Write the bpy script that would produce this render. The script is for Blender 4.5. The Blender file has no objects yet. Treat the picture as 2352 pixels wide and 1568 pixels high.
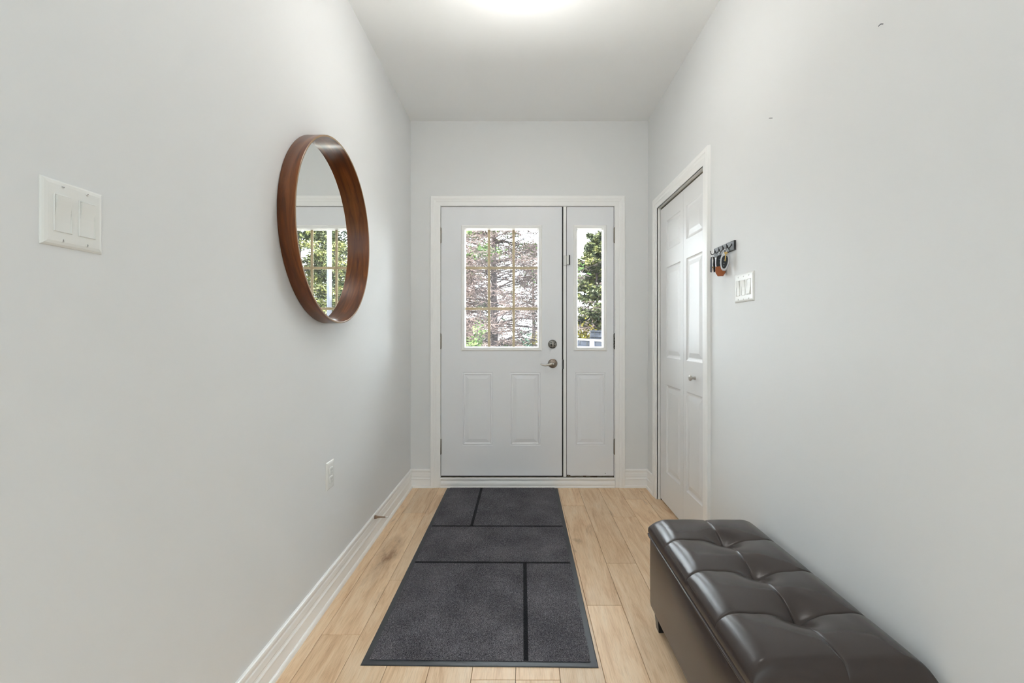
import bpy, math, random
import numpy as np
from math import pi, sin, cos, sqrt, radians

scene = bpy.context.scene
COL = scene.collection
EYE = 1.156          # camera height
F = 1047.0           # focal length in pixels of the 2352 px frame
def PX(px, Y): return (px - 1196.0) / F * Y
def PZ(py, Y): return EYE - (py - 768.0) / F * Y

# ------------------------------------------------------------------ camera
cam_d = bpy.data.cameras.new('camera')
cam = bpy.data.objects.new('camera', cam_d)
COL.objects.link(cam)
cam.location = (0, 0, EYE)
cam.rotation_euler = (radians(90), 0, 0)
cam_d.sensor_width = 36.0
cam_d.lens = F / 2352.0 * 36.0
cam_d.shift_x = -20.0 / 2352.0
cam_d.shift_y = -16.0 / 2352.0
cam_d.clip_start = 0.02
scene.camera = cam

# ------------------------------------------------------------------ light and exposure
SKY = 9.3
REAR_W = 61.0
LAMP = 11.5
SUN = 46.0
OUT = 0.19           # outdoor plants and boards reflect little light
world = bpy.data.worlds.new('world')
scene.world = world
world.use_nodes = True
wn = world.node_tree.nodes
bg = wn['Background']
bg.inputs['Color'].default_value = (0.86, 0.94, 1.0, 1)
bg.inputs['Strength'].default_value = SKY

sun_d = bpy.data.lights.new('sun', 'SUN')
sun_d.energy = SUN
sun_d.angle = radians(2.0)
sun_d.color = (1.0, 0.95, 0.86)
sun = bpy.data.objects.new('sun', sun_d)
COL.objects.link(sun)
from mathutils import Vector
sun.rotation_euler = Vector((0.70, 0.06, -0.71)).to_track_quat('-Z', 'Y').to_euler()   # from the left along the house front
sun.location = (-9, 7, 12)

# added fill lights at the windowless side walls of the room behind the camera
for sx in (-1, 1):
    rl_d = bpy.data.lights.new('rear_room_fill', 'AREA')
    rl_d.shape = 'RECTANGLE'
    rl_d.size, rl_d.size_y = 2.0, 2.8
    rl_d.energy = REAR_W
    rl_d.color = (0.64, 0.83, 1.0)
    rl = bpy.data.objects.new('rear_room_fill', rl_d)
    COL.objects.link(rl)
    rl.location = (sx*3.0, -3.3, 1.25)
    rl.rotation_euler = (0, radians(90*sx), 0)

vs = scene.view_settings
vs.view_transform = 'Standard'
vs.look = 'None'
vs.exposure = 0.88
vs.gamma = 1.0
vs.use_curve_mapping = False
scene.cycles.max_bounces = 12
scene.cycles.diffuse_bounces = 8
scene.cycles.transparent_max_bounces = 24

# ------------------------------------------------------------------ helpers: materials
def S(r, g, b):
    def f(c):
        c /= 255.0
        return c / 12.92 if c <= 0.04045 else ((c + 0.055) / 1.055) ** 2.4
    return (f(r), f(g), f(b), 1.0)

def mat(name, color, rough=0.5, metal=0.0, spec=0.5, coat=0.0, coat_rough=0.1, sheen=0.0):
    m = bpy.data.materials.new(name)
    m.use_nodes = True
    b = m.node_tree.nodes['Principled BSDF']
    b.inputs['Base Color'].default_value = color
    b.inputs['Roughness'].default_value = rough
    b.inputs['Metallic'].default_value = metal
    b.inputs['Specular IOR Level'].default_value = spec
    b.inputs['Coat Weight'].default_value = coat
    b.inputs['Coat Roughness'].default_value = coat_rough
    b.inputs['Sheen Weight'].default_value = sheen
    return m

def N(m, kind, **kw):
    n = m.node_tree.nodes.new(kind)
    for k, v in kw.items():
        if k in n.inputs:
            n.inputs[k].default_value = v
        else:
            setattr(n, k, v)
    return n
def L(m, a, ao, b, bi):
    m.node_tree.links.new(a.outputs[ao], b.inputs[bi])
def bsdf(m): return m.node_tree.nodes['Principled BSDF']

def add_bump(m, scale, strength, dist=0.001, detail=4.0, coord='Object'):
    tc = N(m, 'ShaderNodeTexCoord')
    nz = N(m, 'ShaderNodeTexNoise', Scale=scale, Detail=detail)
    L(m, tc, coord, nz, 'Vector')
    bp = N(m, 'ShaderNodeBump', Strength=strength, Distance=dist)
    L(m, nz, 'Fac', bp, 'Height')
    L(m, bp, 'Normal', bsdf(m), 'Normal')
    return m

def ramp(m, stops):
    r = N(m, 'ShaderNodeValToRGB')
    e = r.color_ramp.elements
    while len(e) < len(stops): e.new(0.5)
    for k, (p, c) in enumerate(stops):
        e[k].position = p; e[k].color = c
    return r

def add_mottle(m, scale, stops, detail=3.0, coord='Object', stretch=(1, 1, 1)):
    tc = N(m, 'ShaderNodeTexCoord')
    mp = N(m, 'ShaderNodeMapping'); mp.inputs['Scale'].default_value = stretch
    L(m, tc, coord, mp, 'Vector')
    nz = N(m, 'ShaderNodeTexNoise', Scale=scale, Detail=detail)
    L(m, mp, 'Vector', nz, 'Vector')
    r = ramp(m, stops)
    L(m, nz, 'Fac', r, 'Fac')
    L(m, r, 'Color', bsdf(m), 'Base Color')
    return m

M = {}
M['wall'] = add_bump(mat('wall_paint', (0.785, 0.790, 0.788, 1), 0.55, spec=0.35), 260, 0.06, 0.0006)
M['ceiling'] = add_bump(mat('ceiling_paint', (0.91, 0.915, 0.915, 1), 0.8, spec=0.2), 180, 0.08, 0.0008)
M['trim'] = mat('trim_paint', (0.93, 0.925, 0.91, 1), 0.32, spec=0.45)
M['door'] = add_bump(mat('door_paint', (0.83, 0.84, 0.86, 1), 0.38, spec=0.4), 90, 0.03, 0.0005)
M['closet'] = mat('closet_door_paint', (0.83, 0.83, 0.83, 1), 0.34, spec=0.45)
M['plastic'] = mat('white_plastic', (0.83, 0.83, 0.80, 1), 0.25, spec=0.5)
M['plastic_shadow'] = mat('grey_slot_plastic', (0.12, 0.12, 0.12, 1), 0.5)
M['nickel'] = add_bump(mat('satin_nickel', (0.52, 0.49, 0.45, 1), 0.30, 1.0), 300, 0.05, 0.0003)
M['hinge'] = mat('hinge_steel', (0.34, 0.31, 0.27, 1), 0.38, 0.9)
M['bronze'] = mat('antique_nickel', (0.30, 0.25, 0.21, 1), 0.28, 1.0)
M['tarnish'] = add_mottle(mat('tarnished_nickel', (0.3, 0.3, 0.3, 1), 0.45, 0.9), 120, [(0.35, S(60, 58, 52)), (0.6, S(150, 148, 142))])
M['brass'] = mat('brass', (0.55, 0.36, 0.13, 1), 0.3, 1.0)
M['chrome'] = mat('chrome', (0.75, 0.75, 0.75, 1), 0.12, 1.0)
M['gasket'] = mat('dark_weatherstrip', (0.012, 0.012, 0.011, 1), 0.7)
M['black'] = mat('black_plastic', (0.008, 0.008, 0.009, 1), 0.3)
M['black_metal'] = mat('black_painted_metal', (0.028, 0.028, 0.029, 1), 0.36, 0.1, spec=0.6)
M['silver_plastic'] = mat('silver_grey_plastic', S(205, 205, 208), 0.25, 0.1)
M['leather_tan'] = add_bump(mat('tan_leather', S(160, 88, 40), 0.5), 500, 0.2)
M['leather_grey'] = mat('grey_strap', S(120, 122, 128), 0.5)
M['muntin'] = mat('beige_grille', S(176, 156, 122), 0.5)
M['muntin_side'] = mat('grille', S(200, 186, 158), 0.5)
M['threshold'] = add_mottle(mat('weathered_threshold', S(120, 112, 96), 0.7), 22, [(0.36, S(70, 52, 36)), (0.5, S(128, 120, 102)), (0.7, S(150, 142, 128))], stretch=(1, 6, 6))
M['subfloor'] = mat('subfloor', S(70, 50, 34), 0.8)
M['rear_floor'] = mat('rear_floor_wood', S(205, 176, 140), 0.5)
M['rubber'] = mat('rubber_edge', S(52, 55, 60), 0.45)
M['spring'] = mat('door_stop_metal', S(140, 118, 100), 0.35, 0.7)

def glass_mat():
    m = bpy.data.materials.new('window_glass'); m.use_nodes = True
    nt = m.node_tree; nt.nodes.clear()
    out = nt.nodes.new('ShaderNodeOutputMaterial')
    tr = nt.nodes.new('ShaderNodeBsdfTransparent'); tr.inputs['Color'].default_value = (0.985, 0.99, 0.988, 1)
    gl = nt.nodes.new('ShaderNodeBsdfGlossy'); gl.inputs['Roughness'].default_value = 0.01
    fr = nt.nodes.new('ShaderNodeFresnel'); fr.inputs['IOR'].default_value = 1.35
    mx = nt.nodes.new('ShaderNodeMixShader')
    nt.links.new(fr.outputs[0], mx.inputs[0]); nt.links.new(tr.outputs[0], mx.inputs[1]); nt.links.new(gl.outputs[0], mx.inputs[2])
    nt.links.new(mx.outputs[0], out.inputs[0])
    return m
M['glass'] = glass_mat()
def mirror_mat():
    m = mat('mirror_glass', (0.90, 0.92, 0.91, 1), 0.0, 1.0)
    return m
M['mirror'] = mirror_mat()
def lamp_mat():
    m = mat('opal_lamp_glass', (0.9, 0.88, 0.84, 1), 0.3)
    b = bsdf(m)
    b.inputs['Emission Color'].default_value = (1.0, 0.98, 0.955, 1)
    b.inputs['Emission Strength'].default_value = LAMP
    return m
M['lamp'] = lamp_mat()

def wood_floor():
    m = mat('maple_plank', S(205, 172, 130), 0.42, spec=0.4)
    tc = N(m, 'ShaderNodeTexCoord'); oi = N(m, 'ShaderNodeObjectInfo')
    mul = N(m, 'ShaderNodeMath', operation='MULTIPLY'); mul.inputs[1].default_value = 57.0
    L(m, oi, 'Random', mul, 0)
    add = N(m, 'ShaderNodeVectorMath', operation='ADD')
    L(m, tc, 'Object', add, 0); L(m, mul, 0, add, 1)
    mp = N(m, 'ShaderNodeMapping'); mp.inputs['Scale'].default_value = (14.0, 1.5, 14.0)
    L(m, add, 0, mp, 'Vector')
    n1 = N(m, 'ShaderNodeTexNoise', Scale=1.6, Detail=8.0, Roughness=0.62, Distortion=0.9)
    L(m, mp, 'Vector', n1, 'Vector')
    r1 = ramp(m, [(0.30, S(210, 170, 131)), (0.48, S(232, 200, 163)), (0.72, S(241, 217, 187))])
    L(m, n1, 'Fac', r1, 'Fac')
    # fine pores
    mp2 = N(m, 'ShaderNodeMapping'); mp2.inputs['Scale'].default_value = (160.0, 7.0, 60.0)
    L(m, add, 0, mp2, 'Vector')
    n2 = N(m, 'ShaderNodeTexNoise', Scale=2.0, Detail=4.0)
    L(m, mp2, 'Vector', n2, 'Vector')
    r2 = ramp(m, [(0.36, (0.80, 0.76, 0.70, 1)), (0.52, (1, 1, 1, 1))])
    L(m, n2, 'Fac', r2, 'Fac')
    mx = N(m, 'ShaderNodeMix', data_type='RGBA', blend_type='MULTIPLY'); mx.inputs['Factor'].default_value = 0.55
    L(m, r1, 'Color', mx, 'A'); L(m, r2, 'Color', mx, 'B')
    # knots and heart streaks
    mp3 = N(m, 'ShaderNodeMapping'); mp3.inputs['Scale'].default_value = (5.5, 1.8, 5.0)
    L(m, add, 0, mp3, 'Vector')
    n3 = N(m, 'ShaderNodeTexNoise', Scale=1.0, Detail=5.0, Distortion=1.2)
    L(m, mp3, 'Vector', n3, 'Vector')
    r3 = ramp(m, [(0.66, (0, 0, 0, 1)), (0.80, (1, 1, 1, 1))])
    L(m, n3, 'Fac', r3, 'Fac')
    mk = N(m, 'ShaderNodeMix', data_type='RGBA')
    L(m, r3, 'Color', mk, 'Factor')
    L(m, mx, 'Result', mk, 'A'); mk.inputs['B'].default_value = S(140, 100, 66)
    # plank to plank tone
    hv = N(m, 'ShaderNodeHueSaturation')
    mr = N(m, 'ShaderNodeMapRange'); mr.inputs['To Min'].default_value = 0.88; mr.inputs['To Max'].default_value = 1.08
    L(m, oi, 'Random', mr, 'Value'); L(m, mr, 'Result', hv, 'Value')
    L(m, mk, 'Result', hv, 'Color')
    L(m, hv, 'Color', bsdf(m), 'Base Color')
    bp = N(m, 'ShaderNodeBump', Strength=0.12, Distance=0.0005)
    L(m, n2, 'Fac', bp, 'Height'); L(m, bp, 'Normal', bsdf(m), 'Normal')
    return m
M['plank'] = wood_floor()

def knot_plank():
    m = M['plank'].copy(); m.name = 'maple_plank_with_brown_knot'
    b = bsdf(m)
    src = b.inputs['Base Color'].links[0].from_socket
    tc = N(m, 'ShaderNodeTexCoord')
    mp = N(m, 'ShaderNodeMapping'); mp.inputs['Scale'].default_value = (12.0, 2.7, 1.0)
    L(m, tc, 'Object', mp, 'Vector')
    nz = N(m, 'ShaderNodeTexNoise', Scale=7.0, Detail=8.0, Roughness=0.65)
    mpz = N(m, 'ShaderNodeMapping'); mpz.inputs['Scale'].default_value = (2.0, 0.7, 1.0); L(m, tc, 'Object', mpz, 'Vector')
    L(m, mpz, 'Vector', nz, 'Vector')
    sc = N(m, 'ShaderNodeVectorMath', operation='SCALE'); sc.inputs['Scale'].default_value = 1.9
    L(m, nz, 'Color', sc, 0)
    ad = N(m, 'ShaderNodeVectorMath', operation='ADD'); L(m, mp, 'Vector', ad, 0); L(m, sc, 0, ad, 1)
    sb = N(m, 'ShaderNodeVectorMath', operation='SUBTRACT'); L(m, ad, 0, sb, 0); sb.inputs[1].default_value = (0.95, 1.02, 0.95)
    ln = N(m, 'ShaderNodeVectorMath', operation='LENGTH'); L(m, sb, 0, ln, 0)
    r = ramp(m, [(0.0, (0.8, 0.8, 0.8, 1)), (0.22, (0.55, 0.55, 0.55, 1)), (0.40, (0.24, 0.24, 0.24, 1)), (0.85, (0, 0, 0, 1))])
    L(m, ln, 'Value', r, 'Fac')
    mk = N(m, 'ShaderNodeMix', data_type='RGBA'); mk.inputs['B'].default_value = S(112, 68, 36)
    L(m, r, 'Color', mk, 'Factor'); m.node_tree.links.new(src, mk.inputs['A'])
    L(m, mk, 'Result', b, 'Base Color')
    return m
M['plank_knot'] = knot_plank()

def walnut():
    m = mat('walnut_veneer', S(105, 60, 32), 0.30, spec=0.4, coat=0.2, coat_rough=0.10)
    tc = N(m, 'ShaderNodeTexCoord')
    mp = N(m, 'ShaderNodeMapping'); mp.inputs['Scale'].default_value = (26.0, 2.6, 2.6)
    L(m, tc, 'Object', mp, 'Vector')
    n1 = N(m, 'ShaderNodeTexNoise', Scale=1.5, Detail=7.0, Roughness=0.6, Distortion=1.0)
    L(m, mp, 'Vector', n1, 'Vector')
    r1 = ramp(m, [(0.30, S(72, 33, 10)), (0.50, S(112, 60, 24)), (0.74, S(148, 86, 38))])
    L(m, n1, 'Fac', r1, 'Fac'); L(m, r1, 'Color', bsdf(m), 'Base Color')
    return m
M['walnut'] = walnut()
M['walnut_edge'] = mat('walnut_edge_glint', S(150, 118, 84), 0.3, coat=0.4)  # paler than the band: light caught by the rim is put into the colour

def leather():
    m = mat('dark_brown_leather', (0.046, 0.035, 0.032, 1), 0.27, spec=0.44)
    tc = N(m, 'ShaderNodeTexCoord')
    nz = N(m, 'ShaderNodeTexNoise', Scale=420.0, Detail=3.0); L(m, tc, 'Object', nz, 'Vector')
    n2 = N(m, 'ShaderNodeTexNoise', Scale=9.0, Detail=3.0); L(m, tc, 'Object', n2, 'Vector')
    ad = N(m, 'ShaderNodeMath', operation='MULTIPLY_ADD'); ad.inputs[1].default_value = 4.0
    L(m, n2, 'Fac', ad, 0); L(m, nz, 'Fac', ad, 2)
    bp = N(m, 'ShaderNodeBump', Strength=0.14, Distance=0.0006)
    L(m, ad, 0, bp, 'Height'); L(m, bp, 'Normal', bsdf(m), 'Normal')
    return m
M['leather'] = leather()

def pile_mat(name, stops):
    m = mat(name, S(80, 78, 80), 0.95, spec=0.1, sheen=0.15)
    tc = N(m, 'ShaderNodeTexCoord')
    n1 = N(m, 'ShaderNodeTexNoise', Scale=420.0, Detail=2.0); L(m, tc, 'Object', n1, 'Vector')
    n2 = N(m, 'ShaderNodeTexNoise', Scale=5.0, Detail=4.0); L(m, tc, 'Object', n2, 'Vector')
    ad = N(m, 'ShaderNodeMath', operation='MULTIPLY_ADD'); ad.inputs[1].default_value = 0.35
    L(m, n2, 'Fac', ad, 0); L(m, n1, 'Fac', ad, 2)
    r = ramp(m, stops); L(m, ad, 0, r, 'Fac'); L(m, r, 'Color', bsdf(m), 'Base Color')
    return m
M['pile'] = pile_mat('charcoal_pile', [(0.42, S(40, 40, 46)), (0.62, S(88, 86, 92)), (0.85, S(142, 139, 144))])
M['pile_black'] = pile_mat('black_pile', [(0.4, S(8, 8, 11)), (0.9, S(24, 24, 30))])

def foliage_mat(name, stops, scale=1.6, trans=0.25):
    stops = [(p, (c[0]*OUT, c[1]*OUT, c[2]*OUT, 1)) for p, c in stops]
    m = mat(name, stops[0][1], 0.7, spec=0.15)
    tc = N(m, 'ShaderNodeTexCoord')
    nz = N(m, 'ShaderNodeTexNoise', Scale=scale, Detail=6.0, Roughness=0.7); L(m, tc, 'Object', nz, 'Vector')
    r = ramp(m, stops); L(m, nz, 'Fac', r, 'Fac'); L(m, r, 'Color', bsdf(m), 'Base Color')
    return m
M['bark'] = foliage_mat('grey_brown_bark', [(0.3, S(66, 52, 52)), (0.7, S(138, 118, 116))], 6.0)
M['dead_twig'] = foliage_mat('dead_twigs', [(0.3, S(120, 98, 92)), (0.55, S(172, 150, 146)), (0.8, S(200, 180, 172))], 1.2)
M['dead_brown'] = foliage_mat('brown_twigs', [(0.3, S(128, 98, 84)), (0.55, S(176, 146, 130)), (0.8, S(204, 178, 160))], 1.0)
M['spruce'] = foliage_mat('spruce_needles', [(0.32, S(64, 72, 68)), (0.48, S(110, 124, 84)), (0.66, S(214, 214, 118))], 2.2)  # shaded interior and yellow sunlit edges are mixed into the needle colour
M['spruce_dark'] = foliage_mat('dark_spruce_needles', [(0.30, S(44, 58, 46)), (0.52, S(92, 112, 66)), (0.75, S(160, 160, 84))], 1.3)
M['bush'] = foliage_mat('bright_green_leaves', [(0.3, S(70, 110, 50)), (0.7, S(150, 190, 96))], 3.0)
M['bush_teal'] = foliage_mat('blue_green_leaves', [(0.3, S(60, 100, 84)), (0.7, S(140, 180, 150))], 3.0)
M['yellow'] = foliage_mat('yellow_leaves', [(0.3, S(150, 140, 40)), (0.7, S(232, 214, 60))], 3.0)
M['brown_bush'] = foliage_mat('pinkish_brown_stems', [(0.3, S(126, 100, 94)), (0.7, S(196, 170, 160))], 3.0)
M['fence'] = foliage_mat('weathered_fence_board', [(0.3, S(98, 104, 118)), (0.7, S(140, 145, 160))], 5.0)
M['fence_cap'] = mat('pale_fence_rail', S(128, 128, 131), 0.6)
M['pole'] = foliage_mat('pale_pole', [(0.3, S(172, 174, 188)), (0.7, S(198, 199, 212))], 4.0)
M['roof_dark'] = mat('dark_shed_roof', S(44, 38, 39), 0.8)
M['shed_wall'] = mat('shed_wall', S(70, 60, 57), 0.8)
M['ground'] = foliage_mat('dry_lawn', [(0.3, S(120, 112, 84)), (0.6, S(168, 152, 130)), (0.8, S(130, 146, 90))], 0.9)
M['concrete'] = add_bump(mat('pale_concrete', (0.62, 0.61, 0.59, 1), 0.8), 60, 0.3, 0.002)
M['siding'] = mat('outside_siding', S(200, 200, 200), 0.7)

# ------------------------------------------------------------------ helpers: geometry
class MB:
    """collects faces for one mesh"""
    def __init__(self): self.v = []; self.f = []; self.s = []; self.m = []
    def add(self, vs, fs, smooth=False, mi=0):
        o = len(self.v); self.v += [tuple(p) for p in vs]
        for f in fs:
            self.f.append(tuple(o + i for i in f)); self.s.append(smooth); self.m.append(mi)
    def box(self, x0, x1, y0, y1, z0, z1, bev=0.0):
        if bev <= 0:
            self.add([(x0,y0,z0),(x1,y0,z0),(x1,y1,z0),(x0,y1,z0),(x0,y0,z1),(x1,y0,z1),(x1,y1,z1),(x0,y1,z1)],
                     [(3,2,1,0),(4,5,6,7),(0,1,5,4),(1,2,6,5),(2,3,7,6),(3,0,4,7)])
            return
        b = bev; lo = (x0, y0, z0); hi = (x1, y1, z1)
        vs = []; idx = {}
        for i in (0, 1):
            for j in (0, 1):
                for k in (0, 1):
                    c = [(lo, hi)[i][0], (lo, hi)[j][1], (lo, hi)[k][2]]
                    s = [1 - 2*i, 1 - 2*j, 1 - 2*k]
                    for a in range(3):
                        p = list(c)
                        for d in range(3):
                            if d != a: p[d] += s[d] * b
                        idx[(i, j, k, a)] = len(vs); vs.append(p)
        fs = []
        I = idx
        for s in (0, 1):
            q = [I[(s,0,0,0)], I[(s,1,0,0)], I[(s,1,1,0)], I[(s,0,1,0)]]; fs.append(q if s else q[::-1])
            q = [I[(0,s,0,1)], I[(0,s,1,1)], I[(1,s,1,1)], I[(1,s,0,1)]]; fs.append(q if s else q[::-1])
            q = [I[(0,0,s,2)], I[(1,0,s,2)], I[(1,1,s,2)], I[(0,1,s,2)]]; fs.append(q if s else q[::-1])
        for i in (0, 1):
            for j in (0, 1):
                q = [I[(i,j,0,0)], I[(i,j,1,0)], I[(i,j,1,1)], I[(i,j,0,1)]]; fs.append(q if (i ^ j) else q[::-1])
                q = [I[(i,0,j,0)], I[(i,0,j,2)], I[(i,1,j,2)], I[(i,1,j,0)]]; fs.append(q if (i ^ j) == 0 else q[::-1])
                q = [I[(0,i,j,1)], I[(1,i,j,1)], I[(1,i,j,2)], I[(0,i,j,2)]]; fs.append(q if (i ^ j) == 0 else q[::-1])
        for i in (0, 1):
            for j in (0, 1):
                for k in (0, 1):
                    q = [I[(i,j,k,0)], I[(i,j,k,1)], I[(i,j,k,2)]]
                    fs.append(q if (i + j + k) % 2 else q[::-1])
        self.add(vs, fs)
    def lathe(self, prof, n=32, O=(0,0,0), A=(0,0,1), U=None, smooth=True, cap=True):
        """prof: list of (radius, along axis)"""
        A = np.array(A, float); A /= np.linalg.norm(A)
        if U is None:
            U = np.array((1,0,0.)) if abs(A[0]) < 0.9 else np.array((0,1.,0))
        U = np.array(U, float); U -= A * U.dot(A); U /= np.linalg.norm(U); V = np.cross(A, U)
        O = np.array(O, float)
        vs = []; fs = []
        for r, a in prof:
            for k in range(n):
                t = 2*pi*k/n
                vs.append(O + A*a + (U*cos(t) + V*sin(t))*r)
        for i in range(len(prof) - 1):
            for k in range(n):
                k2 = (k+1) % n
                fs.append((i*n+k, i*n+k2, (i+1)*n+k2, (i+1)*n+k))
        self.add(vs, fs, smooth)
        if cap:
            o = len(self.v) - len(vs)
            self.f.append(tuple(o + k for k in range(n-1, -1, -1))); self.s.append(False); self.m.append(0)
            b = o + (len(prof)-1)*n
            self.f.append(tuple(b + k for k in range(n))); self.s.append(False); self.m.append(0)
    def tube(self, pts, radii, n=10, smooth=True, flat=1.0):
        pts = [np.array(p, float) for p in pts]
        if not hasattr(radii, '__len__'): radii = [radii]*len(pts)
        T = []
        for i in range(len(pts)):
            t = pts[min(i+1, len(pts)-1)] - pts[max(i-1, 0)]
            T.append(t/np.linalg.norm(t))
        up = np.array((0,0,1.)) if abs(T[0][2]) < 0.9 else np.array((1.,0,0))
        vs = []; fs = []
        for i, p in enumerate(pts):
            u = up - T[i]*up.dot(T[i]); u /= np.linalg.norm(u); w = np.cross(T[i], u); up = u
            for k in range(n):
                a = 2*pi*k/n
                vs.append(p + (u*cos(a) + w*sin(a)*flat)*radii[i])
        for i in range(len(pts)-1):
            for k in range(n):
                k2 = (k+1) % n
                fs.append((i*n+k, i*n+k2, (i+1)*n+k2, (i+1)*n+k))
        fs.append(tuple(range(n-1, -1, -1))); fs.append(tuple((len(pts)-1)*n + k for k in range(n)))
        self.add(vs, fs, smooth)
    def loops(self, rings, smooth=False, cap_last=True, cap_first=False):
        """rings of equal length, joined in order"""
        n = len(rings[0]); vs = [p for r in rings for p in r]; fs = []
        for i in range(len(rings)-1):
            for k in range(n):
                k2 = (k+1) % n
                fs.append((i*n+k, i*n+k2, (i+1)*n+k2, (i+1)*n+k))
        if cap_last: fs.append(tuple((len(rings)-1)*n + k for k in range(n)))
        if cap_first: fs.append(tuple(range(n-1, -1, -1)))
        self.add(vs, fs, smooth)
    def obj(self, name, material, parent=None, **props):
        me = bpy.data.meshes.new(name)
        v = self.v
        o = bpy.data.objects.new(name, me)
        org = None
        if parent is not None:
            org = np.array(world_loc(parent))
        elif props.get('origin') is not None:
            org = np.array(props.pop('origin'))
        if org is not None:
            if parent is None: o.location = org
            v = [tuple(np.array(p) - org) for p in v]
        props.pop('origin', None)
        me.from_pydata(v, [], self.f)
        mats = material if isinstance(material, (list, tuple)) else [material]
        for m_ in mats: me.materials.append(m_)
        me.polygons.foreach_set('use_smooth', self.s)
        me.polygons.foreach_set('material_index', self.m)
        me.update()
        fix_normals(me)
        COL.objects.link(o)
        if parent is not None: o.parent = parent
        for k, q in props.items(): o[k] = q
        return o

import bmesh
def fix_normals(me):
    b = bmesh.new(); b.from_mesh(me)
    bmesh.ops.recalc_face_normals(b, faces=b.faces)
    b.to_mesh(me); b.free()

def world_loc(o):
    l = np.array(o.location)
    while o.parent is not None:
        o = o.parent; l = l + np.array(o.location)
    return l

def empty(name, loc, label, cat, group=None, kind=None):
    o = bpy.data.objects.new(name, None); COL.objects.link(o)
    o.location = loc; o.empty_display_size = 0.05
    tag(o, label, cat, group, kind)
    return o
def tag(o, label=None, cat=None, group=None, kind=None):
    if label: o['label'] = label
    if cat: o['category'] = cat
    if group: o['group'] = group
    if kind: o['kind'] = kind
    return o

# maps (u, v, d) of a wall plane to the room: u runs along the wall, v is up, d comes out towards the room
def on_back(Y):  return lambda u, v, d: (u, Y - d, v)
def on_left(X):  return lambda u, v, d: (X + d, u, v)
def on_right(X): return lambda u, v, d: (X - d, u, v)

def rect_ring(mb, to, u0, u1, v0, v1, prof, cap=True, smooth=False):
    """mitred rectangular frame / plate: prof is a list of (inset, depth)"""
    rings = []
    for ins, d in prof:
        rings.append([to(u0+ins, v0+ins, d), to(u1-ins, v0+ins, d), to(u1-ins, v1-ins, d), to(u0+ins, v1-ins, d)])
    mb.loops(rings, smooth, cap_last=cap)

def holed_plate(mb, to, u0, u1, v0, v1, d0, d1, holes):
    """plate from depth d0 to d1 with rectangular through holes"""
    us = sorted({u0, u1, *[h[0] for h in holes], *[h[1] for h in holes]})
    vs_ = sorted({v0, v1, *[h[2] for h in holes], *[h[3] for h in holes]})
    def solid(i, j):
        if i < 0 or j < 0 or i >= len(us)-1 or j >= len(vs_)-1: return False
        a = (us[i]+us[i+1])/2; b = (vs_[j]+vs_[j+1])/2
        return not any(h[0] < a < h[1] and h[2] < b < h[3] for h in holes)
    for i in range(len(us)-1):
        for j in range(len(vs_)-1):
            if not solid(i, j): continue
            a0, a1, b0, b1 = us[i], us[i+1], vs_[j], vs_[j+1]
            P = [to(a0,b0,d0), to(a1,b0,d0), to(a1,b1,d0), to(a0,b1,d0), to(a0,b0,d1), to(a1,b0,d1), to(a1,b1,d1), to(a0,b1,d1)]
            fs = [(3,2,1,0), (4,5,6,7)]
            if not solid(i, j-1): fs.append((0,1,5,4))
            if not solid(i+1, j): fs.append((1,2,6,5))
            if not solid(i, j+1): fs.append((2,3,7,6))
            if not solid(i-1, j): fs.append((3,0,4,7))
            mb.add(P, fs)

def sweep(mb, to, prof, line):
    """closed profile list of (w, d) swept; line(w) -> list of (u, v) stations for that profile point"""
    rings = list(zip(*[[to(u, v, d) for (u, v) in line(w)] for (w, d) in prof]))
    mb.loops([list(r) for r in rings], False, True, True)

# ------------------------------------------------------------------ the setting
XL, XR, YB, ZC = -0.833, 0.962, 3.449, 2.77
Y0 = -1.4            # where the hall opens into the room behind the camera
st = dict(kind='structure')

def structure(mb, name, m, label, cat, **kw):
    o = mb.obj(name, m, **kw); return tag(o, label, cat, None, 'structure')

# walls
b = MB(); b.box(XL-0.15, XL, Y0, YB+0.16, -0.05, ZC)
structure(b, 'wall_left', M['wall'], 'smooth white side wall carrying the round mirror', 'wall')
CY0, CY1, CZ1 = 2.385, 3.200, 2.040      # closet opening
b = MB(); holed_plate(b, on_right(XR), Y0, YB+0.16, -0.05, ZC, -0.15, 0.0, [(CY0-0.012, CY1+0.012, -0.04, CZ1+0.012)])
structure(b, 'wall_right', M['wall'], 'smooth white side wall with the closet and key rack', 'wall')
DX0, DX1, DZ1 = PX(1009.5, YB), PX(1413.5, YB), PZ(471.5, YB)   # front door opening
b = MB(); holed_plate(b, on_back(YB), XL-0.02, XR+0.02, -0.05, ZC, -0.16, 0.0, [(DX0, DX1, -0.04, DZ1)])
structure(b, 'wall_back', M['wall'], 'white end wall around the front door', 'wall')
b = MB(); b.box(-3.2, 3.2, -5.4, YB+0.16, ZC, ZC+0.25)
structure(b, 'ceiling', M['ceiling'], 'flat white ceiling over the entry hall', 'ceiling')
# room behind the camera
b = MB()
b.box(-3.2, XL-0.15, Y0-0.12, Y0, -0.05, ZC); b.box(XR+0.15, 3.2, Y0-0.12, Y0, -0.05, ZC)
win = []
holed_plate(b, lambda u, v, d: (-3.05 - d, u, v), -5.4, Y0-0.12, -0.05, ZC, 0.0, 0.15, win)
holed_plate(b, lambda u, v, d: (3.05 + d, u, v), -5.4, Y0-0.12, -0.05, ZC, 0.0, 0.15, win)
b.box(-3.2, 3.2, -5.4, -5.25, -0.05, ZC)
structure(b, 'wall_rear', M['wall'], 'white walls of the room behind the hall', 'wall')
b = MB(); b.box(-3.2, 3.2, -5.4, Y0, -0.06, 0.0)
structure(b, 'floor_rear', M['rear_floor'], 'wooden floor of the room behind the hall', 'floor')
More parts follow.
